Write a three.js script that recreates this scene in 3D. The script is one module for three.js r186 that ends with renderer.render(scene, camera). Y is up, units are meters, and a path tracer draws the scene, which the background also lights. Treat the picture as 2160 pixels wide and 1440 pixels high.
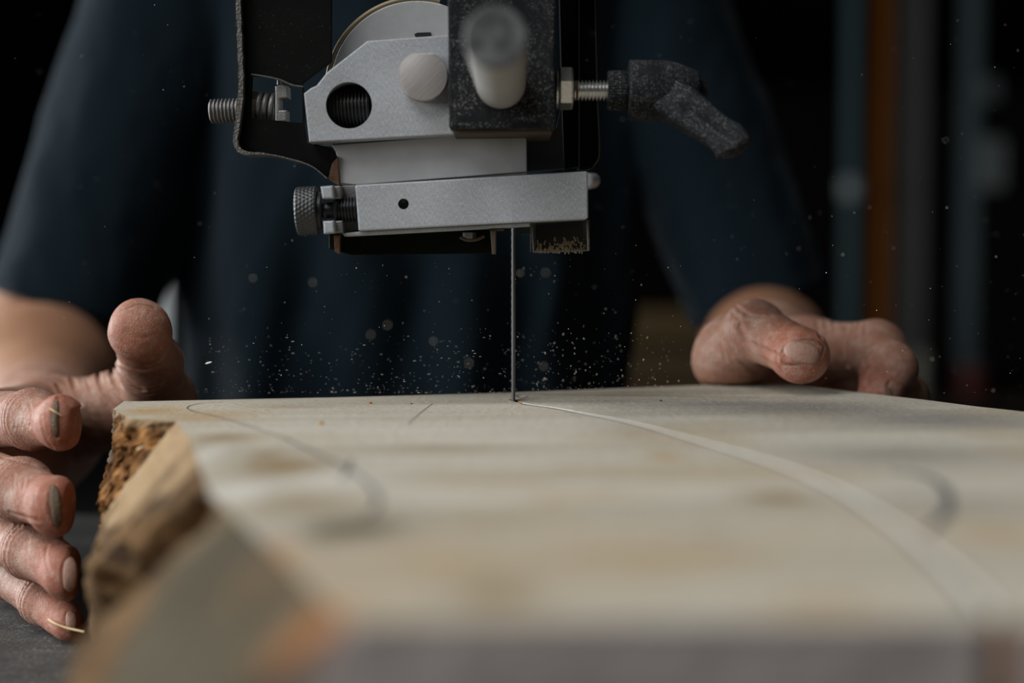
import * as THREE from 'three';
import { RoundedBoxGeometry } from 'three/addons/geometries/RoundedBoxGeometry.js';
import { mergeGeometries, mergeVertices, toCreasedNormals } from 'three/addons/utils/BufferGeometryUtils.js';
import { RectAreaLightUniformsLib } from 'three/addons/lights/RectAreaLightUniformsLib.js';

// ------------------------------------------------------------------ camera, sky, light, exposure
RectAreaLightUniformsLib.init();
const scene = new THREE.Scene();
const renderer = new THREE.WebGLRenderer({ antialias: true });
renderer.toneMapping = THREE.LinearToneMapping;
renderer.toneMappingExposure = 1.0;
renderer.shadowMap.enabled = true;

const TABLE = 0.90, SLAB_T = 0.09, TOP = TABLE + SLAB_T, EYE = TOP + 0.057;   // heights in metres
const FPX = 3000, PITCH = Math.atan(166 / FPX);
const camera = new THREE.PerspectiveCamera(2 * Math.atan(720 / FPX) * 180 / Math.PI, 1.5, 0.02, 40);
camera.position.set(0, EYE, 0);
camera.rotation.x = -PITCH;
camera.focus = 0.575;
camera.userData.fStop = 3.4;
camera.updateMatrixWorld();

scene.background = new THREE.Color(0.55, 0.62, 0.70);                // overcast sky outside the window

const SKYLIGHT = { y: 2.9, x0: -2.0, x1: -0.5, z0: -0.35, z1: 1.75 };   // opening in the ceiling, up on the left
const daylight = new THREE.RectAreaLight(new THREE.Color(0.97, 0.985, 1.0), 6.0, SKYLIGHT.x1 - SKYLIGHT.x0, SKYLIGHT.z1 - SKYLIGHT.z0);
daylight.name = 'skylight_daylight';
daylight.position.set((SKYLIGHT.x0 + SKYLIGHT.x1) / 2, SKYLIGHT.y - 0.01, (SKYLIGHT.z0 + SKYLIGHT.z1) / 2);
daylight.rotation.x = -Math.PI / 2;                                  // shines straight down
scene.add(daylight);
const WIN = { x: -2.4, y0: 0.80, y1: 1.85, z0: -2.55, z1: -1.15 };    // window in the left wall, behind the person's shoulder
const sidelight = new THREE.RectAreaLight(new THREE.Color(0.92, 0.97, 1.0), 17, WIN.z1 - WIN.z0, WIN.y1 - WIN.y0);
sidelight.name = 'side_window_daylight';
sidelight.position.set(WIN.x + 0.01, (WIN.y0 + WIN.y1) / 2, (WIN.z0 + WIN.z1) / 2);
sidelight.lookAt(5, (WIN.y0 + WIN.y1) / 2, (WIN.z0 + WIN.z1) / 2);
scene.add(sidelight);
const WIN3 = { x: -2.4, y0: 1.15, y1: 2.45, z0: -0.15, z1: 1.75 };    // window in the left wall, in front of the person
const frontlight = new THREE.RectAreaLight(new THREE.Color(0.96, 0.985, 1.0), 6.6, WIN3.z1 - WIN3.z0, WIN3.y1 - WIN3.y0);
frontlight.name = 'front_window_daylight';
frontlight.position.set(WIN3.x + 0.01, (WIN3.y0 + WIN3.y1) / 2, (WIN3.z0 + WIN3.z1) / 2);
frontlight.lookAt(5, (WIN3.y0 + WIN3.y1) / 2, (WIN3.z0 + WIN3.z1) / 2);
scene.add(frontlight);

// ------------------------------------------------------------------ helpers
const V = (x, y, z) => new THREE.Vector3(x, y, z);
const cosP = Math.cos(PITCH), sinP = Math.sin(PITCH);
function at(px, py, d) {                                             // a point seen at (px, py), d metres in front of the lens plane
  const u = (px - 1080) / FPX, v = -(py - 720) / FPX;
  const dy = v * cosP - sinP, dz = -v * sinP - cosP, k = d / -dz;
  return V(u * k, EYE + dy * k, -d);
}
function onTop(px, py, h = TOP) {                                    // the point of the slab's top plane seen there
  const u = (px - 1080) / FPX, v = -(py - 720) / FPX;
  const dy = v * cosP - sinP, dz = -v * sinP - cosP, k = (h - EYE) / dy;
  return V(u * k, h, dz * k);
}
function rng(seed) {
  let a = seed >>> 0;
  return () => { a = (a + 0x6D2B79F5) >>> 0; let t = a; t = Math.imul(t ^ (t >>> 15), t | 1); t ^= t + Math.imul(t ^ (t >>> 7), t | 61); return ((t ^ (t >>> 14)) >>> 0) / 4294967296; };
}
const PERM = new Uint8Array(1024), VAL = new Float32Array(256);
{ const r = rng(77), p = [...Array(256).keys()]; for (let i = 255; i > 0; i--) { const j = Math.floor(r() * (i + 1)); [p[i], p[j]] = [p[j], p[i]]; } for (let i = 0; i < 1024; i++) PERM[i] = p[i & 255]; for (let i = 0; i < 256; i++) VAL[i] = r(); }
const sm = t => t * t * (3 - 2 * t);
function noise(x, y, z) {                                            // value noise 0..1
  const fi = Math.floor(x), fj = Math.floor(y), fk = Math.floor(z), u = sm(x - fi), v = sm(y - fj), w = sm(z - fk);
  const i = fi & 255, j = fj & 255, k = fk & 255, A = PERM[i], B = PERM[i + 1];
  const AA = PERM[A + j], AB = PERM[A + j + 1], BA = PERM[B + j], BB = PERM[B + j + 1];
  const a0 = VAL[PERM[AA + k]], a1 = VAL[PERM[BA + k]], b0 = VAL[PERM[AB + k]], b1 = VAL[PERM[BB + k]];
  const c0 = VAL[PERM[AA + k + 1]], c1 = VAL[PERM[BA + k + 1]], d0 = VAL[PERM[AB + k + 1]], d1 = VAL[PERM[BB + k + 1]];
  const p = a0 + (a1 - a0) * u, q = b0 + (b1 - b0) * u, r = c0 + (c1 - c0) * u, s = d0 + (d1 - d0) * u, e = p + (q - p) * v, f = r + (s - r) * v;
  return e + (f - e) * w;
}
function fbm(x, y, z, n = 4) { let s = 0, a = 0.5, t = 0; for (let o = 0; o < n; o++) { s += a * noise(x, y, z); t += a; a *= 0.5; x = x * 2.03 + 7.1; y = y * 2.03 + 3.7; z = z * 2.03 + 1.3; } return s / t; }
const clamp = (x, a = 0, b = 1) => Math.min(b, Math.max(a, x));
const step = (a, b, x) => sm(clamp((x - a) / (b - a)));
const mix3 = (a, b, t) => [a[0] + (b[0] - a[0]) * t, a[1] + (b[1] - a[1]) * t, a[2] + (b[2] - a[2]) * t];
const lin = c => c <= 0.0031308 ? 12.92 * c : 1.055 * Math.pow(c, 1 / 2.4) - 0.055;   // linear -> sRGB

function texture(size, fn, srgb = true, repeat = 1, h = size) {      // fn(u, v) -> linear [r, g, b] or a number
  const data = new Uint8Array(size * h * 4);
  for (let j = 0; j < h; j++) for (let i = 0; i < size; i++) {
    const c = fn((i + 0.5) / size, (j + 0.5) / h), o = (j * size + i) * 4;
    for (let q = 0; q < 3; q++) { const x = clamp(typeof c === 'number' ? c : c[q]); data[o + q] = Math.round(255 * (srgb ? lin(x) : x)); }
    data[o + 3] = 255;
  }
  const t = new THREE.DataTexture(data, size, h);
  t.wrapS = t.wrapT = THREE.RepeatWrapping; t.magFilter = THREE.LinearFilter; t.minFilter = THREE.LinearMipmapLinearFilter; t.generateMipmaps = true;
  if (srgb) t.colorSpace = THREE.SRGBColorSpace;
  t.repeat.set(repeat, repeat); t.needsUpdate = true;
  return t;
}
// scattered specks, tiling: returns (u,v)->coverage 0..1
function specks(size, count, rmin, rmax, seed) {
  const f = new Float32Array(size * size), r = rng(seed);
  for (let n = 0; n < count; n++) {
    const cx = r() * size, cy = r() * size, rad = rmin + (rmax - rmin) * Math.pow(r(), 3), b = 0.35 + 0.65 * r(), el = 0.6 + 0.8 * r(), an = r() * 3.14;
    const R = Math.ceil(rad * 1.6) + 1, ca = Math.cos(an), sa = Math.sin(an);
    for (let y = -R; y <= R; y++) for (let x = -R; x <= R; x++) {
      const p = (x * ca + y * sa) / el, q = (-x * sa + y * ca) * el, c = b * clamp(1.4 - Math.hypot(p, q) / rad);
      const o = ((Math.round(cy) + y + size) % size) * size + (Math.round(cx) + x + size) % size;
      if (c > f[o]) f[o] = c;
    }
  }
  return (u, v) => f[Math.min(size - 1, Math.floor(v * size)) * size + Math.min(size - 1, Math.floor(u * size))];
}
const tile = (fn) => fn;

function boxUV(g) {                                                  // uv in metres, from the side each face looks to
  const src = g.index ? g.toNonIndexed() : g, p = src.attributes.position, uv = new Float32Array(p.count * 2);
  const a = V(0, 0, 0), b = V(0, 0, 0), c = V(0, 0, 0), n = V(0, 0, 0);
  for (let i = 0; i < p.count; i += 3) {
    a.fromBufferAttribute(p, i); b.fromBufferAttribute(p, i + 1); c.fromBufferAttribute(p, i + 2);
    n.copy(b).sub(a).cross(c.clone().sub(a));
    const ax = Math.abs(n.x), ay = Math.abs(n.y), az = Math.abs(n.z);
    [a, b, c].forEach((q, k) => {
      const o = (i + k) * 2;
      if (az >= ax && az >= ay) { uv[o] = q.x; uv[o + 1] = q.y; } else if (ax >= ay) { uv[o] = q.z; uv[o + 1] = q.y; } else { uv[o] = q.x; uv[o + 1] = q.z; }
    });
  }
  src.setAttribute('uv', new THREE.BufferAttribute(uv, 2));
  return src;
}
const taken = {};
function numbered(name) { const n = taken[name] = (taken[name] ?? -1) + 1; return n ? `${name}_${String(n).padStart(3, '0')}` : name; }
function thing(name, label, category, origin, group) {
  const o = new THREE.Group(); o.name = numbered(name); o.position.copy(origin); o.userData = { label, category };
  if (group) o.userData.group = group;
  scene.add(o); return o;
}
function originOf(o) { const p = V(0, 0, 0); while (o && o !== scene) { p.add(o.position); o = o.parent; } return p; }
function part(name, geos, material, parent, opts = {}) {             // geometry comes in world metres and is moved to its parent's origin
  let list = (Array.isArray(geos) ? geos : [geos]).map(g => opts.keepUV ? (g.index ? g.toNonIndexed() : g) : boxUV(g));
  let g = list.length > 1 ? mergeGeometries(list.map(q => { for (const k of Object.keys(q.attributes)) if (!['position', 'normal', 'uv'].includes(k)) q.deleteAttribute(k); return q; })) : list[0];
  const o = originOf(parent);
  g.translate(-o.x, -o.y, -o.z);
  const m = new THREE.Mesh(g, material); m.name = name; m.castShadow = m.receiveShadow = true;
  if (opts.label) m.userData.label = opts.label;
  parent.add(m); return m;
}
function solo(name, label, category, origin, geo, material, group, opts = {}) {   // a thing that is one mesh
  const m = part(numbered(name), geo, material, scene, opts);
  m.geometry.translate(-origin.x, -origin.y, -origin.z); m.position.copy(origin);
  m.userData.label = label; m.userData.category = category; if (group) m.userData.group = group;
  return m;
}
function structure(name, geo, material, opts = {}) { const m = part(name, geo, material, scene, opts); m.userData.kind = 'structure'; return m; }

const box = (x0, x1, y0, y1, z0, z1, r = 0) => {
  const w = Math.abs(x1 - x0), h = Math.abs(y1 - y0), d = Math.abs(z1 - z0);
  const g = r ? new RoundedBoxGeometry(w, h, d, 2, Math.min(r, w / 2.01, h / 2.01, d / 2.01)) : new THREE.BoxGeometry(w, h, d);
  return g.translate((x0 + x1) / 2, (y0 + y1) / 2, (z0 + z1) / 2);
};
function along(g, a, b) {                                            // a geometry made along +y from the origin, laid from a towards b
  const q = new THREE.Quaternion().setFromUnitVectors(V(0, 1, 0), b.clone().sub(a).normalize());
  return g.applyQuaternion(q).translate(a.x, a.y, a.z);
}
function rod(a, b, r0, r1 = r0, seg = 40, bev = 0.0006) {            // a round bar with softened rims
  const L = a.distanceTo(b);
  const pts = [[0, 0], [r0 - bev, 0], [r0, bev], [r1, L - bev], [r1 - bev, L], [0, L]].map(p => new THREE.Vector2(Math.max(p[0], 0), p[1]));
  return along(toCreasedNormals(new THREE.LatheGeometry(pts, seg), 0.7), a, b);
}
function thread(a, b, r, pitch, depth, seg = 28) {
  const L = a.distanceTo(b), n = Math.round(L / pitch), pts = [new THREE.Vector2(0, 0), new THREE.Vector2(r - depth, 0)];
  for (let i = 0; i < n; i++) { const y = i * L / n, s = L / n; pts.push(new THREE.Vector2(r - depth, y + s * 0.12), new THREE.Vector2(r, y + s * 0.4), new THREE.Vector2(r, y + s * 0.62), new THREE.Vector2(r - depth, y + s * 0.9)); }
  pts.push(new THREE.Vector2(r - depth, L), new THREE.Vector2(0, L));
  return along(toCreasedNormals(new THREE.LatheGeometry(pts, seg), 0.4), a, b);
}
function hexNut(a, b, r, turn = 0) {
  const L = a.distanceTo(b), c = r * 0.1;
  const g = new THREE.ExtrudeGeometry(new THREE.Shape([...Array(6)].map((_, i) => new THREE.Vector2((r - c) * Math.cos(turn + i * Math.PI / 3), (r - c) * Math.sin(turn + i * Math.PI / 3)))), { depth: L - 2 * c, bevelThickness: c, bevelSize: c, bevelSegments: 2 });
  g.translate(0, 0, c).rotateX(-Math.PI / 2);
  return along(g, a, b);
}
function knurl(a, b, r, amp, n, diamond) {
  const L = a.distanceTo(b), seg = n * 4, rows = diamond ? 40 : 8, g = new THREE.CylinderGeometry(r, r, L, seg, rows).translate(0, L / 2, 0), p = g.attributes.position;
  for (let i = 0; i < p.count; i++) {
    const x = p.getX(i), y = p.getY(i), z = p.getZ(i), rr = Math.hypot(x, z); if (rr < r * 0.5) continue;
    const th = Math.atan2(z, x), e = Math.min(y, L - y) / (L * 0.08), k = diamond ? Math.max(Math.abs(Math.sin(th * n / 2 + y / L * 9)), Math.abs(Math.sin(th * n / 2 - y / L * 9))) : Math.abs(Math.sin(th * n / 2));
    const q = (r - (1 - k) * amp - (e < 1 ? amp * (1 - e) : 0)) / rr; p.setX(i, x * q); p.setZ(i, z * q);
  }
  g.computeVertexNormals();
  return along(g, a, b);
}
function extrude(pts, d, thick, bev = 0.0006, holes = []) {          // outline as seen at depth d, going back by thick
  const w = pts.map(p => at(p[0], p[1], d)), s = new THREE.Shape(w.map(q => new THREE.Vector2(q.x, q.y)));
  for (const h of holes) {
    if (h.r) { const c = at(h.c[0], h.c[1], d), pa = new THREE.Path(); pa.absarc(c.x, c.y, h.r, 0, Math.PI * 2, true); s.holes.push(pa); }
    else s.holes.push(new THREE.Path(h.map(p => { const q = at(p[0], p[1], d); return new THREE.Vector2(q.x, q.y); })));
  }
  const g = new THREE.ExtrudeGeometry(s, { depth: thick - 2 * bev, bevelEnabled: bev > 0, bevelThickness: bev, bevelSize: bev, bevelOffset: -bev, bevelSegments: 2, curveSegments: 40 });
  return g.translate(0, 0, -d - thick + bev);
}
function tube(pts, r, seg = 60, rs = 8) { return new THREE.TubeGeometry(new THREE.CatmullRomCurve3(pts), seg, r, rs); }
const rgb = (r, g, b) => new THREE.Color().setRGB(r, g, b);

// ------------------------------------------------------------------ materials
const grime = texture(512, (u, v) => 0.45 + 0.55 * fbm(u * 9, v * 9, 1.5, 5), false, 12);
const std = (color, roughness, metalness = 0, extra = {}) => new THREE.MeshStandardMaterial({ color, roughness, metalness, ...extra });
const dustA = specks(1024, 5200, 0.7, 4.6, 11), dustB = specks(1024, 1500, 0.6, 3.2, 12), dustC = specks(1024, 9000, 0.7, 3.6, 13), dustD = specks(1024, 6500, 1.1, 4.2, 14);
const DUST = [0.52, 0.49, 0.44];
const mapBlackDust = texture(1024, (u, v) => { const n = fbm(u * 6, v * 6, 4.2, 4); return mix3([0.005 + 0.006 * n, 0.0055 + 0.0065 * n, 0.0065 + 0.007 * n], DUST, dustD(u, v) * 0.75 * clamp(2.6 * (n - 0.28))); }, true, 20);
const mapBlackSheet = texture(1024, (u, v) => { const n = fbm(u * 7, v * 7, 9.2, 4); return mix3([0.002 + 0.003 * n, 0.0025 + 0.003 * n, 0.002 + 0.0025 * n], [0.3, 0.27, 0.2], dustB(u, v) * 0.3 * clamp(2 * (n - 0.35))); }, true, 16);
const mapLever = texture(1024, (u, v) => { const n = fbm(u * 9, v * 9, 2.2, 4); return mix3([0.008 + 0.006 * n, 0.009 + 0.006 * n, 0.0105 + 0.007 * n], [0.55, 0.54, 0.52], dustC(u, v) * 0.8 * clamp(2.2 * (n - 0.2))); }, true, 24);
const bumpGrit = texture(512, (u, v) => fbm(u * 64, v * 64, 0.5, 3), false, 22);
const mapPlate = texture(1024, (u, v) => { const n = fbm(u * 5, v * 5, 3.1, 5), f = noise(u * 300, v * 300, 2), s = dustB(u, v); const k = 0.25 + 0.17 * n + 0.16 * (f - 0.5); return mix3(mix3([k * 0.97, k, k * 1.04], [0.24, 0.20, 0.16], 0.35 * step(0.58, 0.75, fbm(u * 3, v * 3, 5.5, 4))), [0.72, 0.73, 0.75], s * 0.6); }, true, 12);
const bumpBlast = texture(512, (u, v) => noise(u * 170, v * 170, 2.5), false, 16);
// milled faces: arcs left by the cutter
const mapMilled = texture(1024, (u, v) => { const n = fbm(u * 5, v * 5, 8.1, 4), l = 0.5 + 0.5 * Math.sin(Math.hypot(u - 1.4, v - 2.2) * 1500); const k = 0.17 + 0.26 * n + 0.22 * l; return [k, k * 0.99, k * 0.98]; }, true, 10);
const bumpMilled = texture(1024, (u, v) => 0.5 + 0.5 * Math.sin(Math.hypot(u - 1.4, v - 2.2) * 1500), false, 10);
const mapBrushed = texture(512, (u, v) => { const k = 0.22 + 0.14 * fbm((u - v) * 90, (u + v) * 4, 1, 3) + 0.05 * fbm(u * 6, v * 6, 3, 3); return [k * 1.05, k * 0.97, k * 0.92]; }, true, 20);
const mapRodEnd = texture(512, (u, v) => { const n = fbm(u * 12, v * 12, 6, 5); const k = 0.03 + 0.30 * Math.pow(n, 3); return [k, k, k * 1.02]; }, true, 25);
const mapRodSide = texture(512, (u, v) => { const k = 0.24 + 0.10 * fbm(u * 8, v * 8, 2, 4); return [k, k * 0.96, k * 0.90]; }, true, 16);

const dull = (extra, s = 0.3) => new THREE.MeshPhysicalMaterial({ color: 0xffffff, metalness: 0, specularIntensity: s, ...extra });
const M = {
  plate: std(0xffffff, 0.62, 0.25, { map: mapPlate, bumpMap: bumpBlast, bumpScale: 0.000025 }),
  milled: std(0xffffff, 0.5, 0.35, { map: mapMilled, bumpMap: bumpMilled, bumpScale: 0.00008 }),
  brushed: std(0xffffff, 0.5, 0.3, { map: mapBrushed }),
  blackBlock: dull({ roughness: 0.75, map: mapBlackDust, bumpMap: bumpGrit, bumpScale: 0.00008 }),
  blackSheet: dull({ roughness: 0.5, map: mapBlackSheet, bumpMap: bumpGrit, bumpScale: 0.00004 }, 0.12),
  lever: dull({ roughness: 0.72, map: mapLever, bumpMap: bumpGrit, bumpScale: 0.00025 }),
  wornEdge: std(rgb(0.07, 0.062, 0.05), 0.65, 0.3, { bumpMap: bumpGrit, bumpScale: 0.0004 }),
  rust: std(rgb(0.085, 0.037, 0.015), 0.85, 0, { bumpMap: bumpGrit, bumpScale: 0.0003 }),
  brass: std(rgb(0.06, 0.041, 0.025), 0.65, 0.2),
  tarnish: std(rgb(0.20, 0.155, 0.09), 0.5, 0.4),
  zinc: std(rgb(0.62, 0.62, 0.60), 0.28, 0.9, { bumpMap: bumpBlast, bumpScale: 0.00006 }),
  steel: std(rgb(0.22, 0.215, 0.205), 0.5, 0.6, { bumpMap: bumpBlast, bumpScale: 0.0001 }),
  darkSteel: std(rgb(0.055, 0.055, 0.055), 0.42, 0.6),
  oxide: std(rgb(0.022, 0.023, 0.025), 0.35, 0.3),
  rodSide: std(0xffffff, 0.55, 0.1, { map: mapRodSide }),
  rodEnd: std(0xffffff, 0.7, 0.0, { map: mapRodEnd }),
  greenGrey: std(rgb(0.030, 0.040, 0.039), 0.6, 0.0),
  palePlastic: std(rgb(0.5, 0.5, 0.52), 0.5),
  clear: new THREE.MeshPhysicalMaterial({ color: rgb(0.72, 0.69, 0.62), roughness: 0.12, transmission: 1, thickness: 0, ior: 1.45, specularIntensity: 1 }),
  blade: std(rgb(0.05, 0.048, 0.045), 0.5, 0.3),
  sawdust: std(rgb(0.78, 0.70, 0.58), 0.95),
  graphite: std(rgb(0.06, 0.062, 0.07), 0.8),
  splinter: std(rgb(0.66, 0.47, 0.26), 0.85),
};

// ------------------------------------------------------------------ the room
{
  const wallMap = texture(512, (u, v) => { const k = 0.034 + 0.024 * fbm(u * 8, v * 8, 3, 5); return [k, k * 0.98, k * 0.93]; }, true, 0.6);
  const floorMap = texture(512, (u, v) => { const k = 0.05 + 0.05 * fbm(u * 10, v * 10, 8, 5); return [k, k * 0.96, k * 0.9]; }, true, 0.7);
  const wallM = dull({ roughness: 1, map: wallMap }, 0), floorM = std(0xffffff, 0.9, 0, { map: floorMap });
  const X0 = -2.4, X1 = 7.5, Z0 = -15.0, Z1 = 3.0, H = SKYLIGHT.y, T = 0.2, K = SKYLIGHT;
  structure('floor', box(X0 - T, X1 + T, -T, 0, Z0 - T, Z1 + T), floorM);
  structure('ceiling', [box(X0 - T, K.x0, H, H + T, Z0 - T, Z1 + T), box(K.x1, X1 + T, H, H + T, Z0 - T, Z1 + T), box(K.x0, K.x1, H, H + T, Z0 - T, K.z0), box(K.x0, K.x1, H, H + T, K.z1, Z1 + T)], wallM);
  structure('wall_back', box(X0 - T, X1 + T, 0, H, Z0 - T, Z0), wallM);
  structure('wall_front', box(X0 - T, X1 + T, 0, H, Z1, Z1 + T), wallM);
  structure('wall_right', box(X1, X1 + T, 0, H, Z0, Z1), wallM);
  const wl = [box(X0 - T, X0, 0, H, Z0, WIN.z0), box(X0 - T, X0, 0, H, WIN.z1, WIN3.z0), box(X0 - T, X0, 0, H, WIN3.z1, Z1)];
  for (const q of [WIN, WIN3]) wl.push(box(X0 - T, X0, 0, q.y0, q.z0, q.z1), box(X0 - T, X0, q.y1, H, q.z0, q.z1));
  structure('wall_left', wl, wallM);
  const w = new THREE.Group(); w.name = 'window_1'; w.userData.kind = 'structure'; scene.add(w);
  const fm = std(rgb(0.35, 0.34, 0.32), 0.6), y0 = H + 0.12, y1 = H + 0.18, e = 0.05;
  part('window_frame', [box(K.x0, K.x1, y0, y1, K.z0, K.z0 + e), box(K.x0, K.x1, y0, y1, K.z1 - e, K.z1), box(K.x0, K.x0 + e, y0, y1, K.z0, K.z1), box(K.x1 - e, K.x1, y0, y1, K.z0, K.z1)], fm, w);
  const paneM = new THREE.MeshPhysicalMaterial({ color: 0xffffff, roughness: 0.02, transmission: 1, thickness: 0, ior: 1.5 });
  const zs = [K.z0 + e, K.z0 + 0.7, K.z0 + 1.4, K.z1 - e];
  for (const z of zs.slice(1, 3)) part('mullion', box(K.x0, K.x1, y0, y1, z - 0.02, z + 0.02), fm, w);
  for (let i = 0; i < 3; i++) part('pane', box(K.x0 + e, K.x1 - e, y0 + 0.027, y0 + 0.033, zs[i] + 0.02, zs[i + 1] - 0.02), paneM, w);
  [WIN, WIN3].forEach((q, i) => {
    const w2 = new THREE.Group(); w2.name = 'window_' + (i + 2); w2.userData.kind = 'structure'; scene.add(w2);
    const xa = X0 - 0.16, xb = X0 - 0.10, zm = (q.z0 + q.z1) / 2;
    part('window_frame', [box(xa, xb, q.y0, q.y0 + e, q.z0, q.z1), box(xa, xb, q.y1 - e, q.y1, q.z0, q.z1), box(xa, xb, q.y0, q.y1, q.z0, q.z0 + e), box(xa, xb, q.y0, q.y1, q.z1 - e, q.z1)], fm, w2);
    part('mullion', box(xa, xb, q.y0, q.y1, zm - 0.02, zm + 0.02), fm, w2);
    for (const [a, b] of [[q.z0 + e, zm - 0.02], [zm + 0.02, q.z1 - e]]) part('pane', box(xa + 0.027, xa + 0.033, q.y0 + e, q.y1 - e, a, b), paneM, w2);
  });
}

// ------------------------------------------------------------------ band saw: frame (out of frame), table, blade
{
  const paint = std(rgb(0.035, 0.045, 0.045), 0.5, 0, { bumpMap: grime, bumpScale: 0.0002 });
  const f = thing('band_saw', 'band saw with dark dusty metal table and thin blade cutting into the wood board', 'band saw', V(0.3, 0, -0.62));
  part('base_cabinet', box(-0.12, 0.62, 0, 0.72, -0.80, -0.42, 0.02), paint, f);
  part('column', box(0.46, 0.62, 0.70, 1.70, -0.70, -0.52, 0.015), paint, f);
  part('wheel_housing', box(-0.16, 0.62, 1.62, 2.1, -0.76, -0.54, 0.05), paint, f);
  part('trunnion', box(-0.10, 0.16, 0.715, 0.862, -0.70, -0.50, 0.01), paint, f);
  part('guide_post', box(0.004, 0.026, 1.1685, 1.64, -0.585, -0.563, 0.002), M.steel, f);

  const tableMap = texture(1024, (u, v) => { const n = fbm(u * 7, v * 7, 5, 5), s = fbm(u * 12 + 0.3 * v, v * 30, 2, 4), k = 0.030 + 0.065 * n * s * 1.5; return mix3([k * 1.05, k, k * 0.95], [0.30, 0.27, 0.23], Math.max(dustA(u, v) * 0.7, dustD(u, v) * 0.5) * clamp(2.2 * (n - 0.2))); }, true, 8);
  const tm = dull({ roughness: 0.65, map: tableMap, bumpMap: bumpGrit, bumpScale: 0.0002 }, 0.35);
  const tb = f, blade = f;
  part('table_top', [box(-0.30, -0.002, TABLE - 0.03, TABLE - 0.0004, -0.83, -0.16, 0.004), box(0.002, 0.40, TABLE - 0.03, TABLE - 0.0004, -0.83, -0.16, 0.004)], tm, tb, { label: 'dark grey metal saw table dusted with sawdust' });
  for (const z of [-0.66, -0.40]) part('table_rib', box(-0.28, 0.38, TABLE - 0.045, TABLE - 0.028, z, z + 0.02), tm, tb);

  const b = at(1075, 842, 0.598);
  const s = new THREE.Shape(); const z0 = 0.0, w = 0.0065, y0 = TABLE - 0.05, y1 = 1.64, n = 240;
  s.moveTo(-w, y0); s.lineTo(-w, y1); s.lineTo(0, y1);
  for (let i = 0; i < n; i++) { const y = y1 - (y1 - y0) * (i + 1) / n; s.lineTo(-0.0012, y + (y1 - y0) / n * 0.35); s.lineTo(0, y); }
  const g = new THREE.ExtrudeGeometry(s, { depth: 0.0009, bevelEnabled: false });
  g.translate(0, 0, -0.00045).rotateY(Math.PI / 2).rotateY(0.13).translate(0.0001, 0, -0.5912);   // teeth towards the operator
  part('saw_blade', g, M.blade, f, { label: 'thin vertical steel band saw blade' });
}

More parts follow.
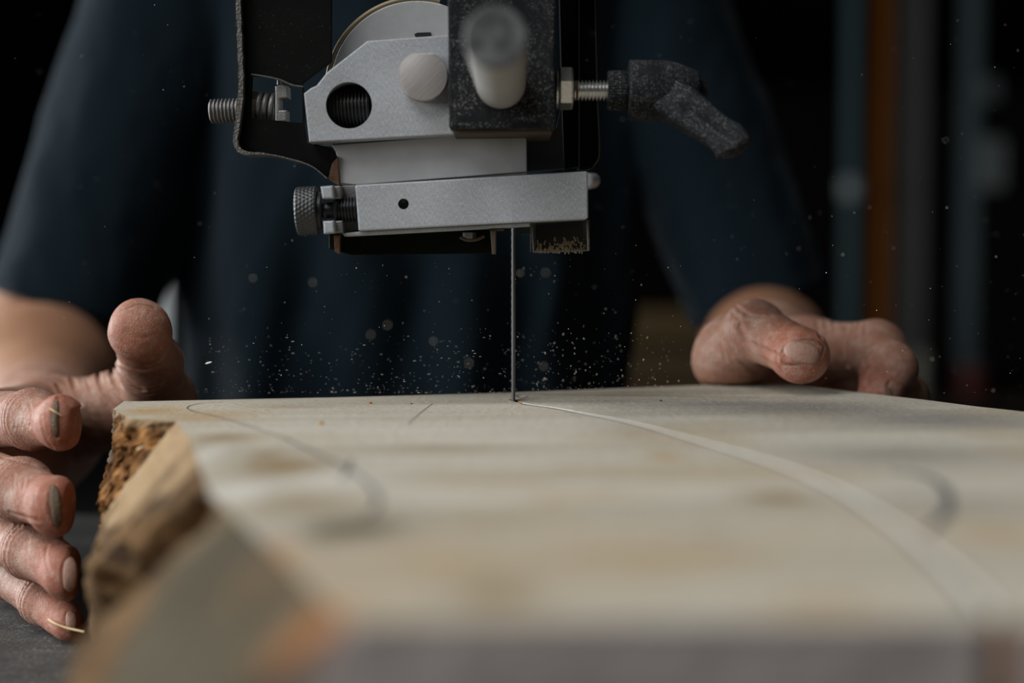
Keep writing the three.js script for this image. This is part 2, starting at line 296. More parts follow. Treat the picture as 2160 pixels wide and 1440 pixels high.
// ------------------------------------------------------------------ the wood slab
const farEdge = [];
const farZ = x => { for (let i = 0; i < farEdge.length - 1; i++) { const a = farEdge[i], b = farEdge[i + 1]; if (x <= a[0] && x >= b[0]) return a[1] + (b[1] - a[1]) * (x - a[0]) / (b[0] - a[0]); } return x > 0 ? -0.5 : -0.588; };
const slabO = V(0.0, TABLE, -0.42);
const kerfPts = [[1077, 842], [1092, 847], [1120, 853], [1165, 859], [1230, 871], [1330, 890], [1480, 931], [1580, 960], [1680, 993], [1750, 1023], [1805, 1052], [1905, 1116], [2005, 1197], [2070, 1262], [2112, 1322]].map(p => onTop(...p));
const kerfCurve = new THREE.CatmullRomCurve3(kerfPts);
{
  const slab = thing('wood_board', 'thick pale live-edge wood board with pencil lines and rough bark on one side', 'wood slab', slabO);
  // outline, anticlockwise from above starting at the far left corner; each vertex: [top, mid, bottom, kind]
  const left = [
    [[-.160, -.584], [-.163, -.587], [-.168, -.588]], [[-.1555, -.552], [-.160, -.553], [-.165, -.555]], [[-.1395, -.518], [-.1535, -.521], [-.158, -.525]],
    [[-.121, -.5095], [-.149, -.511], [-.155, -.512]], [[-.105, -.46], [-.137, -.463], [-.145, -.466]], [[-.0736, -.345], [-.112, -.352], [-.122, -.356]],
    [[-.0507, -.287], [-.092, -.292], [-.104, -.294]], [[-.026, -.222], [-.066, -.222], [-.080, -.222]]];
  const out = [];
  const lerp2 = (a, b, t) => [a[0] + (b[0] - a[0]) * t, a[1] + (b[1] - a[1]) * t];
  for (let i = 0; i < left.length - 1; i++) {
    const L = Math.hypot(left[i + 1][0][0] - left[i][0][0], left[i + 1][0][1] - left[i][0][1]), n = Math.max(2, Math.round(L / 0.0011));
    for (let k = 0; k < n; k++) out.push({ r: [0, 1, 2].map(q => lerp2(left[i][q], left[i + 1][q], k / n)), kind: 'bark' });
  }
  const push = (x, z, kind) => out.push({ r: [[x, z], [x, z], [x, z]], kind });
  const line = (a, b, n, kind) => { for (let k = 0; k < n; k++) { const p = lerp2(a, b, k / n); push(p[0], p[1], kind); } };
  const N0 = [-.026, -.222];
  // near end, up to the kerf
  const kEnd = kerfCurve.getPoint(1), half = 0.0011;
  line(N0, [kEnd.x - half, -.222], 60, 'end');
  const kn = 90, lpts = [], rpts = [];
  for (let i = 0; i <= kn; i++) {
    const t = 1 - i / kn, p = kerfCurve.getPoint(t), d = kerfCurve.getTangent(t), nx = -d.z, nz = d.x, l = Math.hypot(nx, nz), hw = half;
    if (i === 0) { lpts.push([p.x - half, -.222]); rpts.push([p.x + half * 1.6, -.222]); continue; }
    lpts.push([p.x + nx / l * hw, p.z + nz / l * hw]); rpts.push([p.x - nx / l * hw, p.z - nz / l * hw]);
  }
  const side = lpts[20][0] < rpts[20][0];
  const A = side ? lpts : rpts, B = side ? rpts : lpts; A[0] = lpts[0]; B[0] = rpts[0];
  for (let i = 0; i < A.length; i++) push(A[i][0], A[i][1], 'kerf');
  for (let i = B.length - 1; i >= 0; i--) push(B[i][0], B[i][1], 'kerf');
  line([B[0][0] + 0.0008, -.222], [.175, -.222], 60, 'end');
  line([.175, -.222], [.235, -.30], 50, 'edge'); line([.235, -.30], [.262, -.42], 60, 'edge'); line([.262, -.42], [.24, -.50], 50, 'edge');
  const far = [[2400, 912], [2160, 868], [2060, 857], [1960, 844], [1880, 835], [1800, 826], [1720, 817], [1660, 811], [1600, 809], [1480, 812], [1300, 819], [1075, 828], [860, 834], [700, 838], [540, 841], [400, 844], [300, 846]].map(p => { const q = onTop(...p); return [q.x, q.z]; });
  farEdge.push(...far, [-.160, -.584]);
  line([.24, -.50], far[0], 30, 'far');
  for (let i = 0; i < far.length - 1; i++) line(far[i], far[i + 1], 30, 'far');
  line(far[far.length - 1], left[0][0], 16, 'far');

  const N = out.length, ROWS = 72;
  const nrm = out.map((o, i) => { const a = out[(i + N - 2) % N].r[0], b = out[(i + 2) % N].r[0]; let nx = -(b[1] - a[1]), nz = b[0] - a[0]; const l = Math.hypot(nx, nz) || 1; return [-nx / l, -nz / l]; });
  // which way is out: this outline runs with the solid on one side; test on the near end
  const flip = nrm[out.findIndex(o => o.kind === 'end') + 10][1] > 0 ? 1 : -1;
  const pos = [], col = [], idx = [];
  const cTop = [0.46, 0.395, 0.30];
  for (let r = 0; r <= ROWS; r++) {
    const t = r / ROWS, h = t * t * 0.35 + t * 0.65, y = TOP - h * SLAB_T;        // rows crowd towards the top
    for (let i = 0; i < N; i++) {
      const o = out[i], tm = 0.39, a = h < tm ? lerp2(o.r[0], o.r[1], Math.pow(h / tm, 0.85)) : lerp2(o.r[1], o.r[2], (h - tm) / (1 - tm));
      let off = 0, c = cTop; const x = a[0], z = a[1], rise = step(0, 0.03, h);
      if (o.kind === 'bark') {
        const d = -z, big = fbm(x * 60, y * 60, z * 60, 3) - 0.5, fine = fbm(x * 260, y * 200, z * 260, 4) - 0.5, plates = Math.abs(fbm(x * 120 + 3, y * 70, z * 120, 3) - 0.5) * 2;
        const farBlock = step(0.49, 0.515, d) , crevice = Math.exp(-Math.pow((d - (0.340 + h * 0.10)) / (0.010 + 0.035 * h), 2)) * step(0, 0.06, h) * (0.75 + 0.7 * noise(z * 90, y * 90, 3));
        const rotten = step(0.497, 0.509, d) * step(0.60, 0.54, d);
        const smooth = step(0.338, 0.312, d + 0.03 * big), low = step((d - 0.33) * 2.2 - 0.04, (d - 0.33) * 2.2 + 0.06, h + 0.22 * big);
        off = rise * (0.004 * big + (0.0045 * fine + 0.003 * (plates - 0.4)) * (0.35 + 0.9 * rotten + 0.6 * low) * (1 - 0.7 * smooth)) - rise * 0.038 * clamp(crevice);
        off -= rise * 0.007 * low * (1 - smooth) * step(0.56, 0.70, fbm(x * 95, y * 95, z * 95 + 9, 3));
        if (rotten > 0.3) off -= rise * 0.004 * step(0.45, 0.75, fbm(x * 330, y * 330, z * 330, 2));
        const grain = fbm(x * 30, y * 500, z * 30, 3);
        const clean = mix3([0.24, 0.155, 0.080], [0.36, 0.255, 0.150], grain), rot = mix3([0.060, 0.026, 0.010], [0.36, 0.175, 0.065], step(0.3, 0.72, fbm(x * 200, y * 200, z * 200, 4))), bark = mix3([0.042, 0.025, 0.014], [0.15, 0.085, 0.038], step(0.3, 0.7, fbm(x * 110, y * 60, z * 110, 4)));
        const wane = mix3([0.050, 0.041, 0.026], [0.088, 0.074, 0.050], fbm(x * 50, y * 70, z * 50, 3));
        c = mix3(clean, rot, rotten * step(0.015, 0.05, h));
        c = mix3(c, [0.42, 0.38, 0.31], rotten * step(0.52, 0.7, fbm(x * 90, y * 140, z * 90, 3)) * step(0.55, 0.5, h) * step(.53, .56, d));
        c = mix3(c, bark, low * (1 - smooth) * 0.9);
        c = mix3(c, bark, step(0.47, 0.40, d) * (1 - smooth) * step(0.42, 0.62, fbm(x * 45, y * 45, z * 45, 3) + 0.15 * h));
        c = mix3(c, wane, smooth);
        c = mix3(c, bark, step(0.15 + (0.30 - d) * 4, 0.27 + (0.30 - d) * 4, h + 0.30 * big) * smooth);
        const edge = step(0.16, 0.0, h) * smooth * step(0.35, 0.6, fbm(z * 26, 1.7, 4.1, 2));
        c = mix3(c, [0.40, 0.19, 0.075], edge * 0.2);
        if (d < 0.245) c = mix3(c, [0.30, 0.115, 0.035], step(0.14, 0.02, h) * step(0.240, 0.226, d) * 0.6);
      } else if (o.kind === 'kerf') { c = [0.36, 0.19, 0.085]; off = 0; }
      else {
        const g = fbm(x * 40, y * 300, z * 40, 3), grey = o.kind === 'end' ? mix3([0.25, 0.215, 0.200], [0.33, 0.29, 0.27], g) : mix3([0.26, 0.19, 0.12], [0.40, 0.31, 0.21], g);
        off = rise * 0.0015 * (fbm(x * 120, y * 120, z * 120, 3) - 0.5); c = grey;
      }
      pos.push(a[0] + nrm[i][0] * off * flip, y, a[1] + nrm[i][1] * off * flip); col.push(...c);
    }
  }
  for (let r = 0; r < ROWS; r++) for (let i = 0; i < N; i++) { const j = (i + 1) % N, a = r * N + i, b = r * N + j, c = a + N, d = b + N; if (flip > 0) idx.push(a, c, b, b, c, d); else idx.push(a, b, c, b, d, c); }
  let g = new THREE.BufferGeometry();
  g.setAttribute('position', new THREE.Float32BufferAttribute(pos, 3)); g.setAttribute('color', new THREE.Float32BufferAttribute(col, 3)); g.setIndex(idx);
  g.computeVertexNormals();
  const sideM = dull({ roughness: 0.9, vertexColors: true, bumpMap: bumpGrit, bumpScale: 0.0004 }, 0.08);
  part('live_edge', g, sideM, slab, { label: 'rough brown bark and weathered cut sides' });

  const cap = (row, up) => {
    const pts = out.map((o, i) => new THREE.Vector2(pos[(row * N + i) * 3], pos[(row * N + i) * 3 + 2]));
    const tri = THREE.ShapeUtils.triangulateShape(pts, []), P = [];
    for (const t of tri) {
      const [a, b, c] = t.map(k => pts[k]), ccw = (b.x - a.x) * (c.y - a.y) - (b.y - a.y) * (c.x - a.x) > 0;
      for (const q of (ccw === up ? [a, c, b] : [a, b, c])) P.push(q.x, up ? TOP : TABLE, q.y);
    }
    const q = new THREE.BufferGeometry(); q.setAttribute('position', new THREE.Float32BufferAttribute(P, 3)); q.computeVertexNormals(); return q;
  };
  // the sawn face: grain runs across the picture; stains where the wood has them
  const X0 = -0.2, Z0 = -0.72, S = 0.56;
  const spots = [];                                                              // [x, z, rx, rz, colour, strength]
  const spot = (px, py, wx, wy, c, k) => { const p = onTop(px, py), q = onTop(px + wx, py), r = onTop(px, py + wy); spots.push([p.x, p.z, Math.abs(q.x - p.x), Math.abs(r.z - p.z), c, k]); };
  const brown = [0.26, 0.175, 0.080], olive = [0.095, 0.072, 0.038], greyc = [0.23, 0.21, 0.185], tan = [0.42, 0.29, 0.15], orange = [0.47, 0.23, 0.085], pale = [0.66, 0.62, 0.54];
  spot(760, 1112, 105, 24, olive, 0.95); spot(690, 1122, 50, 18, olive, 0.6); spot(600, 985, 105, 24, brown, 0.75); spot(560, 962, 45, 16, brown, 0.5); spot(475, 925, 60, 15, brown, 0.6);
  spot(620, 1060, 170, 26, brown, 0.55); spot(1640, 1048, 85, 15, brown, 0.8); spot(1405, 962, 48, 9, tan, 0.75); spot(1370, 1175, 170, 22, tan, 0.4);
  spot(1560, 1170, 120, 18, tan, 0.35); spot(1050, 1255, 110, 40, brown, 0.65); spot(940, 1180, 110, 30, tan, 0.35); spot(1740, 1275, 140, 32, tan, 0.55); spot(2110, 1128, 130, 24, tan, 0.55);
  spot(560, 1170, 55, 35, orange, 0.55); spot(590, 1220, 45, 30, orange, 0.5); spot(700, 1290, 50, 40, orange, 0.4); spot(745, 1370, 50, 40, orange, 0.5);
  spot(930, 945, 140, 10, brown, 0.3); spot(1280, 1040, 120, 14, tan, 0.35); spot(1170, 1055, 60, 16, tan, 0.35); spot(1000, 1110, 120, 22, brown, 0.3); spot(1500, 1130, 70, 12, greyc, 0.3);
  spot(1700, 862, 300, 16, greyc, 0.8); spot(1980, 885, 230, 20, greyc, 0.75); spot(1900, 960, 230, 30, greyc, 0.45); spot(1560, 852, 190, 8, greyc, 0.6); spot(1250, 846, 160, 5, greyc, 0.4); spot(2000, 1060, 160, 40, greyc, 0.2);
  spot(500, 1040, 70, 24, pale, 0.7); spot(700, 1010, 110, 18, pale, 0.5); spot(430, 960, 35, 30, pale, 0.5); spot(320, 866, 80, 12, tan, 0.85); spot(420, 880, 110, 12, tan, 0.6); spot(600, 858, 100, 5, brown, 0.3);
  const topMap = texture(1536, (u, v) => {
    const x = X0 + u * S, z = Z0 + v * S;
    const gz = z + 0.10 * x + 0.006 * (fbm(x * 14, z * 30, 1, 3) - 0.5);
    const band = fbm(x * 6, gz * 55, 2.2, 4), fine = fbm(x * 30, gz * 420, 5.2, 3), blot = fbm(x * 18, z * 26, 9.1, 4), scr = fbm(x * 260 + z * 60, z * 900, 3.3, 2);
    let c = mix3([0.385, 0.335, 0.255], [0.575, 0.525, 0.435], clamp(0.5 + 1.5 * (band - 0.5) + 0.35 * (fine - 0.5)));
    c = mix3(c, [0.44, 0.345, 0.225], 0.55 * step(0.5, 0.72, blot));
    c = mix3(c, [0.30, 0.25, 0.19], 0.22 * step(0.6, 0.78, scr));
    for (const s of spots) { const q = Math.pow((x - s[0]) / s[2], 2) + Math.pow((z - s[1]) / s[3], 2); if (q < 4) c = mix3(c, s[4], Math.min(1, s[5] * 1.35) * Math.exp(-q * 1.1) * clamp(0.35 + 1.3 * fbm(x * 55, gz * 130, 7, 3))); }
    return c;
  });
  topMap.wrapS = topMap.wrapT = THREE.ClampToEdgeWrapping;
  topMap.repeat.set(1 / S, 1 / S); topMap.offset.set(-X0 / S, -Z0 / S);
  const topBump = texture(1024, (u, v) => { const x = u * 0.12, z = v * 0.12; return 0.5 * fbm(x * 300 + z * 90, z * 1100, 3.3, 3) + 0.5 * fbm(x * 500, z * 500, 1, 3); }, false, 1 / 0.12);
  const topM = dull({ roughness: 0.7, map: topMap, bumpMap: topBump, bumpScale: 0.0005 }, 0.35);
  const topMesh = part('sawn_face', cap(0, true), topM, slab, { label: 'pale sawn top face with brown stains' });
  part('underside', cap(ROWS, false), std(rgb(0.34, 0.26, 0.17), 0.85), slab);
  // sawdust packed in the kerf, standing a little proud
  {
    const P = [], I = [], n = 150, m = 6, r = rng(5);
    for (let i = 0; i <= n; i++) {
      const t = 0.10 + 0.875 * i / n, p = kerfCurve.getPoint(t), d = kerfCurve.getTangent(t), nx = -d.z, nz = d.x, wd = (0.0006 + 0.0003 * step(0.1, 0.8, t)) * (0.85 + 0.3 * r());
      for (let k = 0; k <= m; k++) { const q = k / m * 2 - 1; P.push(p.x + nx * wd * q + 0.0004, TOP + (1 - q * q) * (0.0002 + 0.0004 * t) * (0.7 + 0.6 * r()) - 0.0001 - 0.0005 * (k === 0 || k === m), p.z + nz * wd * q); }
    }
    for (let i = 0; i < n; i++) for (let k = 0; k < m; k++) { const a = i * (m + 1) + k, b = a + m + 1; I.push(a, a + 1, b, b, a + 1, b + 1); }
    const q = new THREE.BufferGeometry(); q.setAttribute('position', new THREE.Float32BufferAttribute(P, 3)); q.setIndex(I); q.computeVertexNormals();
    part('kerf_sawdust', q, std(rgb(0.50, 0.455, 0.395), 0.95, 0, { side: THREE.DoubleSide }), slab, { label: 'pale sawdust packed along the saw cut' }).userData.kind = 'stuff';
  }
  // pencil marks: thin layers of graphite lying on the face
  const pencil = (pts, w, shift = 0) => {
    const cv = new THREE.CatmullRomCurve3(pts.map(p => p.isVector3 ? p : onTop(...p))), n = 80, P = [], I = [];
    for (let i = 0; i <= n; i++) { const p = cv.getPoint(i / n), d = cv.getTangent(i / n), nx = -d.z, nz = d.x, e = w * (0.75 + 0.5 * noise(i * 0.3, 2, pts.length)) / 2; P.push(p.x + nx * (shift + e), TOP + 0.00012, p.z + nz * (shift + e), p.x + nx * (shift - e), TOP + 0.00012, p.z + nz * (shift - e)); }
    for (let i = 0; i < n; i++) I.push(i * 2, i * 2 + 1, i * 2 + 2, i * 2 + 2, i * 2 + 1, i * 2 + 3);
    const q = new THREE.BufferGeometry(); q.setAttribute('position', new THREE.Float32BufferAttribute(P, 3)); q.setIndex(I); q.computeVertexNormals(); return q;
  };
  const gm = std(rgb(0.07, 0.075, 0.085), 0.7, 0, { side: THREE.DoubleSide });
  part('pencil_line', pencil([[470, 848], [430, 850], [403, 855], [395, 861], [410, 868], [450, 877], [520, 897], [600, 924]], 0.0005), gm, slab);
  part('pencil_line', pencil([[600, 924], [680, 962], [740, 993], [775, 1018], [793, 1042], [796, 1066], [775, 1088]], 0.0011), gm, slab);
  part('pencil_line', pencil([[741, 968], [733, 990], [722, 1010]], 0.0008), gm, slab);
  part('pencil_line', pencil([[1880, 994], [1925, 998], [1965, 1010], [1995, 1035], [2002, 1062], [1988, 1092], [1955, 1122]], 0.0022), gm, slab);
  part('pencil_line', pencil([[1600, 838], [1400, 836], [1200, 833], [1110, 831], [1090, 834], [1100, 840], [1114, 836]], 0.0007), gm, slab);
  part('pencil_line', pencil([[860, 895], [885, 872], [912, 851]], 0.0004), std(rgb(0.24, 0.215, 0.18), 0.8, 0, { side: THREE.DoubleSide }), slab);
  part('pencil_line', pencil(kerfCurve.getPoints(60).slice(7, 58), 0.0009, side ? 0.0022 : -0.0022), gm, slab);
}

// ------------------------------------------------------------------ upper blade guide of the band saw
{
  const O = at(1000, 540, 0.58);
  const G = thing('blade_guide', 'dusty metal band saw blade guide with black clamping lever above the wood board', 'blade guide', O);
  const S = d => d / FPX;                                             // metres per pixel at depth d
  const D = 0.556;                                                    // front face of the silver plates

  // carrier plate: chamfered outline, big hole
  part('carrier_plate', extrude([[641, 197], [655, 186], [668, 180], [690, 152], [775, 86], [1000, 70], [1100, 64], [1105, 272], [960, 283], [652, 300]], D, 0.020, 0.0005, [{ c: [736, 222], r: 51 * S(D) }]), M.plate, G, { label: 'silver carrier plate with a round hole' });
  // round milled disc behind, with a dark rim
  const dc = at(881, 190, 0.578);
  part('milled_disc', rod(V(dc.x, dc.y, -0.60), V(dc.x, dc.y, -0.577), 184 * S(0.578), 184 * S(0.578), 96, 0.0005), M.milled, G);
  part('disc_rim', new THREE.TorusGeometry(189 * S(0.578), 0.0013, 12, 90, Math.PI * 1.2).rotateZ(Math.PI * 0.42).translate(dc.x, dc.y, -0.579), M.tarnish, G, { label: 'tarnished brass rim of the disc' });
  part('slot_key', extrude([[874, 72], [880, 69], [908, 68], [909, 75], [876, 77]], 0.5765, 0.002, 0), M.oxide, G);
  // adjusting screw seen through the hole
  part('adjusting_screw', thread(at(690, 230, 0.5675), at(781, 226, 0.5675), 0.0075, 0.00145, 0.0012), M.darkSteel, G, { label: 'dark threaded screw inside the hole' });
  part('hole_back', rod(V(at(736, 222, D).x, at(736, 222, D).y, -0.5768), V(at(736, 222, D).x, at(736, 222, D).y, -0.5755), 51 * S(D) - 0.0001), M.oxide, G);
  // pin with a flat on top
  {
    const c = at(892, 160, D - 0.006), r = 51.5 * S(D - 0.006), s = new THREE.Shape(), a0 = 0.42;
    for (let i = 0; i <= 60; i++) { const a = Math.PI / 2 + a0 + (Math.PI * 2 - 2 * a0) * i / 60; s[i ? 'lineTo' : 'moveTo'](c.x + r * Math.cos(a), c.y + r * Math.sin(a)); }
    const g = new THREE.ExtrudeGeometry(s, { depth: 0.012, bevelThickness: 0.0004, bevelSize: 0.0004, bevelOffset: -0.0004, bevelSegments: 2 }).translate(0, 0, -D - 0.006);
    part('pivot_pin', toCreasedNormals(g, 0.5), M.brushed, G, { label: 'round brushed steel pin with a flat' });
  }
  // black block with the clamped rod
  const DB = 0.541;
  part('clamp_block', extrude([[943, -130], [1173, -130], [1171, 268], [1166, 272], [952, 271], [947, 266]], DB, 0.042, 0.0010), M.blackBlock, G, { label: 'black clamp block speckled with sawdust' });
  {
    const b = at(1057, 182, DB + 0.01), f = at(1045, 79, 0.417), r = 0.0094;
    const rod1 = part('clamp_rod', rod(b, f, r, r * 0.985, 64, 0.0008), M.rodSide, G, { label: 'grey metal rod sticking out towards the front' });
    const dir = f.clone().sub(b).normalize();
    part('rod_end', rod(f.clone().addScaledVector(dir, -0.0002), f.clone().addScaledVector(dir, 0.00035), r - 0.0003, r - 0.0005, 64, 0.0001), M.rodEnd, rod1, { label: 'dusty dark end face of the rod' });
  }
  part('block_sole', extrude([[952, 272], [1166, 270], [1164, 281], [958, 283]], DB + 0.004, 0.037, 0.0006), M.brass, G);

  // lock nut, washer, stud and lever
  const ds = 0.556;
  part('washer', rod(at(1172, 188, ds), at(1178, 188, ds), 41 * S(ds), undefined, 48, 0.0003), M.zinc, G);
  part('lock_nut', hexNut(at(1178, 187, ds), at(1209, 187, ds), 44 * S(ds), 0.3), M.zinc, G, { label: 'zinc plated hexagon nut' });
  part('rust_ring', rod(at(1209, 190, ds), at(1221, 190, ds), 20.2 * S(ds), undefined, 32, 0.0002), M.rust, G);
  part('threaded_stud', thread(at(1209, 191, ds), at(1285, 191, ds), 21.5 * S(ds), 0.00135, 0.0009), M.zinc, G, { label: 'zinc plated threaded stud' });
  {
    const lv = part('lever_hub', (() => {
      // turned hub: straight skirt, sloping shoulder, blunt nose
      const a = at(1325, 190, ds), b = at(1473, 193, ds), L = a.distanceTo(b), R = 63 * S(ds);
      const pts = [[0, 0], [R - 0.0006, 0], [R, 0.0006], [R, L * 0.52], [R * 0.93, L * 0.68], [R * 0.70, L * 0.97], [R * 0.62, L], [0, L]].map(p => new THREE.Vector2(...p));
      return along(toCreasedNormals(new THREE.LatheGeometry(pts, 56), 0.5), a, b);
    })(), M.lever, G, { label: 'black lever hub speckled with sawdust' });
    part('collar', knurl(at(1281, 191, ds), at(1322, 191, ds), 41.5 * S(ds), 0.0005, 46, false), M.lever, lv);
    part('neck', rod(at(1318, 190, ds), at(1330, 190, ds), 36 * S(ds)), M.oxide, lv);
    part('hub_screw', rod(at(1468, 192, ds), at(1490, 192, ds), 24 * S(ds), 21 * S(ds), 32, 0.0006), M.oxide, lv);
    // arm: a thick tapering bar with a flat upper face, a raised lower rib and a swollen end, coming towards the viewer
    const st = [[1408, 205, .552, 45, 40], [1450, 232, .547, 43, 36], [1490, 262, .542, 38, 30], [1522, 285, .538, 36, 28], [1538, 299, .536, 41, 31], [1548, 312, .535, 41, 30], [1553, 322, .535, 27, 20]];
    const P = [], I = [], R = 28, dir = V(1, -0.62, 0).normalize(), up = V(0.62, 1, 0).normalize();
    const ctr = st.map(s => at(s[0], s[1], s[2]));
    const curve = new THREE.CatmullRomCurve3(ctr), n = 44;
    for (let i = 0; i <= n; i++) {
      const t = i / n, p = curve.getPoint(t), tg = curve.getTangent(t), f = t * (st.length - 1), k = Math.min(st.length - 2, Math.floor(f)), q = f - k;
      const w = (st[k][3] + (st[k + 1][3] - st[k][3]) * q) * S(0.525), h = (st[k][4] + (st[k + 1][4] - st[k][4]) * q) * S(0.525);
      const sx = V(0, 0, 1).sub(tg.clone().multiplyScalar(tg.z)).normalize(), sy = sx.clone().cross(tg).multiplyScalar(-1).normalize();
      for (let j = 0; j < R; j++) {
        const a = j / R * Math.PI * 2, ca = Math.cos(a), sa = Math.sin(a);
        const sq = 1 / Math.pow(Math.pow(Math.abs(ca), 5) + Math.pow(Math.abs(sa), 5), 1 / 5);
        const groove = Math.exp(-Math.pow((a - 0.10) / 0.26, 2)) * step(0.12, 0.25, t) * step(0.86, 0.74, t) * 0.5;   // long hollow between flat and rib
        const v = p.clone().addScaledVector(sx, ca * sq * h * (1 - groove)).addScaledVector(sy, sa * sq * w * (1 - 0.1 * groove));
        P.push(v.x, v.y, v.z);
      }
    }
    for (let i = 0; i < n; i++) for (let j = 0; j < R; j++) { const a = i * R + j, b = i * R + (j + 1) % R; I.push(a, b, a + R, b, b + R, a + R); }
    const e = P.length / 3, end = ctr[ctr.length - 1]; P.push(end.x + 0.001, end.y - 0.0015, end.z);
    for (let j = 0; j < R; j++) I.push(n * R + j, n * R + (j + 1) % R, e);
    const g = new THREE.BufferGeometry(); g.setAttribute('position', new THREE.Float32BufferAttribute(P, 3)); g.setIndex(I); g.computeVertexNormals();
    part('lever_arm', g, dull({ roughness: 0.72, map: mapLever, bumpMap: bumpGrit, bumpScale: 0.00025, side: THREE.DoubleSide }), lv, { label: 'black angled clamping lever arm' });
  }

  // spacer plate and guide bar, both turned three degrees
  part('spacer_plate', extrude([[700, 306], [708, 320], [714, 386], [752, 390], [1112, 362], [1110, 284], [960, 286]], 0.566, 0.017, 0.0004), M.milled, G, { label: 'milled silver spacer plate' });
  part('guide_bar', extrude([[749, 393], [751, 390], [1236, 361], [1240, 364], [1241, 458], [1237, 462], [759, 487], [756, 485]], D, 0.016, 0.0006, [{ c: [851, 430], r: 14.5 * S(D) }]), M.plate, G, { label: 'long silver guide bar with a small hole' });
  part('hole_bottom', rod(at(851, 430, D + 0.009), at(851, 430, D + 0.008), 15.5 * S(D)), M.darkSteel, G);
  part('bar_strip', extrude([[722, 492], [726, 498], [1118, 477], [1118, 469], [760, 488]], D + 0.003, 0.014, 0.0003), M.plate, G);
  part('bar_strip', extrude([[1032, 482], [1034, 487], [1063, 486], [1063, 479]], D + 0.005, 0.01, 0.0003), M.brass, G);
  part('back_bar', extrude([[716, 392], [750, 390], [756, 486], [724, 492]], D + 0.010, 0.012, 0.0004), M.steel, G);
  part('thumb_screw', knurl(at(627, 446, D + 0.006), at(672, 444, D + 0.006), 52 * S(D), 0.0006, 34, true), M.darkSteel, G, { label: 'dark diamond knurled thumb screw' });
  part('screw_shaft', [rod(at(670, 444, D + 0.006), at(682, 444, D + 0.006), 40 * S(D)), rod(at(680, 444, D + 0.006), at(720, 442, D + 0.006), 17 * S(D)), rod(at(706, 443, D + 0.006), at(714, 443, D + 0.006), 30 * S(D))], M.oxide, G);
  part('screw_thread', thread(at(714, 443, D + 0.006), at(754, 441, D + 0.006), 27 * S(D), 0.0012, 0.0009), M.oxide, G);
  for (const q of [[[676, 393], [702, 391], [704, 418], [680, 419]], [[681, 466], [704, 465], [706, 491], [683, 493]]]) part('fork_tab', extrude(q, D - 0.004, 0.012, 0.0007), M.plate, G, { label: 'bright fork tab holding the thumb screw' });
  for (const q of [[[703, 392], [718, 392], [719, 419], [705, 419]], [[706, 466], [722, 465], [724, 490], [707, 491]]]) part('fork_back', extrude(q, D + 0.001, 0.012, 0.0005), M.steel, G);

  // black sheet bracket at the left: face with a window, bright worn flange
  const DK = 0.566;
  part('sheet_bracket', extrude([[508, -130], [700, -130], [700, 130], [640, 175], [640, 235], [648, 300], [700, 312], [714, 330], [716, 392], [690, 376], [655, 350], [610, 336], [560, 326], [525, 323], [512, 316], [505, 300]], DK, 0.002, 0.0004, [[[530, 158], [560, 160], [590, 165], [612, 176], [640, 182], [640, 262], [600, 258], [526, 249]]]), M.blackSheet, G, { label: 'black sheet metal bracket with a window' });
  {
    const r = rng(8), pts = [[505, -130], [504, 10], [507, 70], [508, 120], [510, 175], [507, 230], [501, 270], [499, 298], [504, 314], [516, 322], [560, 325], [612, 335], [658, 351], [692, 377]].map((p, i) => at(p[0] + (r() - 0.5) * 2, p[1], DK - 0.002));
    const c = new THREE.CatmullRomCurve3(pts), n = 160, P = [], I = [];
    for (let i = 0; i <= n; i++) {
      const t = i / n, p = c.getPoint(t), d = c.getTangent(t), nx = -d.y, ny = d.x, e = (0.0009 - 0.0007 * step(0.66, 0.8, t)) * (0.85 + 0.35 * noise(i * 0.5, 1, 2));
      for (const [s, z] of [[-1, 0.002], [1, 0.002], [1, -0.012], [-1, -0.012]]) P.push(p.x + nx * e * s, p.y + ny * e * s, p.z + z);
    }
    for (let i = 0; i < n; i++) for (let j = 0; j < 4; j++) { const a = i * 4 + j, b = i * 4 + (j + 1) % 4; I.push(a, a + 4, b, b, a + 4, b + 4); }
    const g = new THREE.BufferGeometry(); g.setAttribute('position', new THREE.Float32BufferAttribute(P, 3)); g.setIndex(I);
    const gg = toCreasedNormals(g, 0.6);
    part('bracket_flange', gg, new THREE.MeshStandardMaterial({ color: rgb(0.085, 0.078, 0.065), roughness: 0.5, metalness: 0.3, bumpMap: bumpGrit, bumpScale: 0.0005, side: THREE.DoubleSide }), G, { label: 'scuffed bare metal edge of the bracket' });
  }
  part('window_lip', tube([at(530, 157, DK - 0.001), at(562, 162, DK - 0.001), at(592, 169, DK - 0.001), at(618, 180, DK - 0.001), at(640, 183, DK - 0.001)], 0.0004, 30), M.wornEdge, G);
  part('set_screw', thread(at(443, 235, DK + 0.008), at(530, 232, DK + 0.008), 26 * S(DK), 0.00155, 0.0011), M.steel, G, { label: 'threaded screw end poking out of the bracket' });
  part('set_nut', hexNut(at(524, 222, DK + 0.008), at(546, 222, DK + 0.008), 29 * S(DK), 0.2), M.steel, G);
  {
    const a = at(545, 224, DK + 0.008), b = at(580, 226, DK + 0.008), L = a.distanceTo(b), pts = [];
    for (let i = 0; i <= 60; i++) { const t = i / 60, th = t * Math.PI * 2 * 2.6; pts.push(V(26 * S(DK) * Math.cos(th), t * L, 26 * S(DK) * Math.sin(th))); }
    part('spring', along(tube(pts, 0.0011, 160, 10), a, b), M.steel, G, { label: 'coil spring on the set screw' });
  }
  part('slotted_nut', extrude([[580, 181], [594, 178], [606, 181], [607, 206], [590, 208], [590, 232], [604, 232], [605, 256], [580, 258]], DK + 0.002, 0.009, 0.0006), M.steel, G);
  part('nut_stem', rod(at(589, 182, DK + 0.006), at(589, 162, DK + 0.006), 0.0009), M.steel, G);

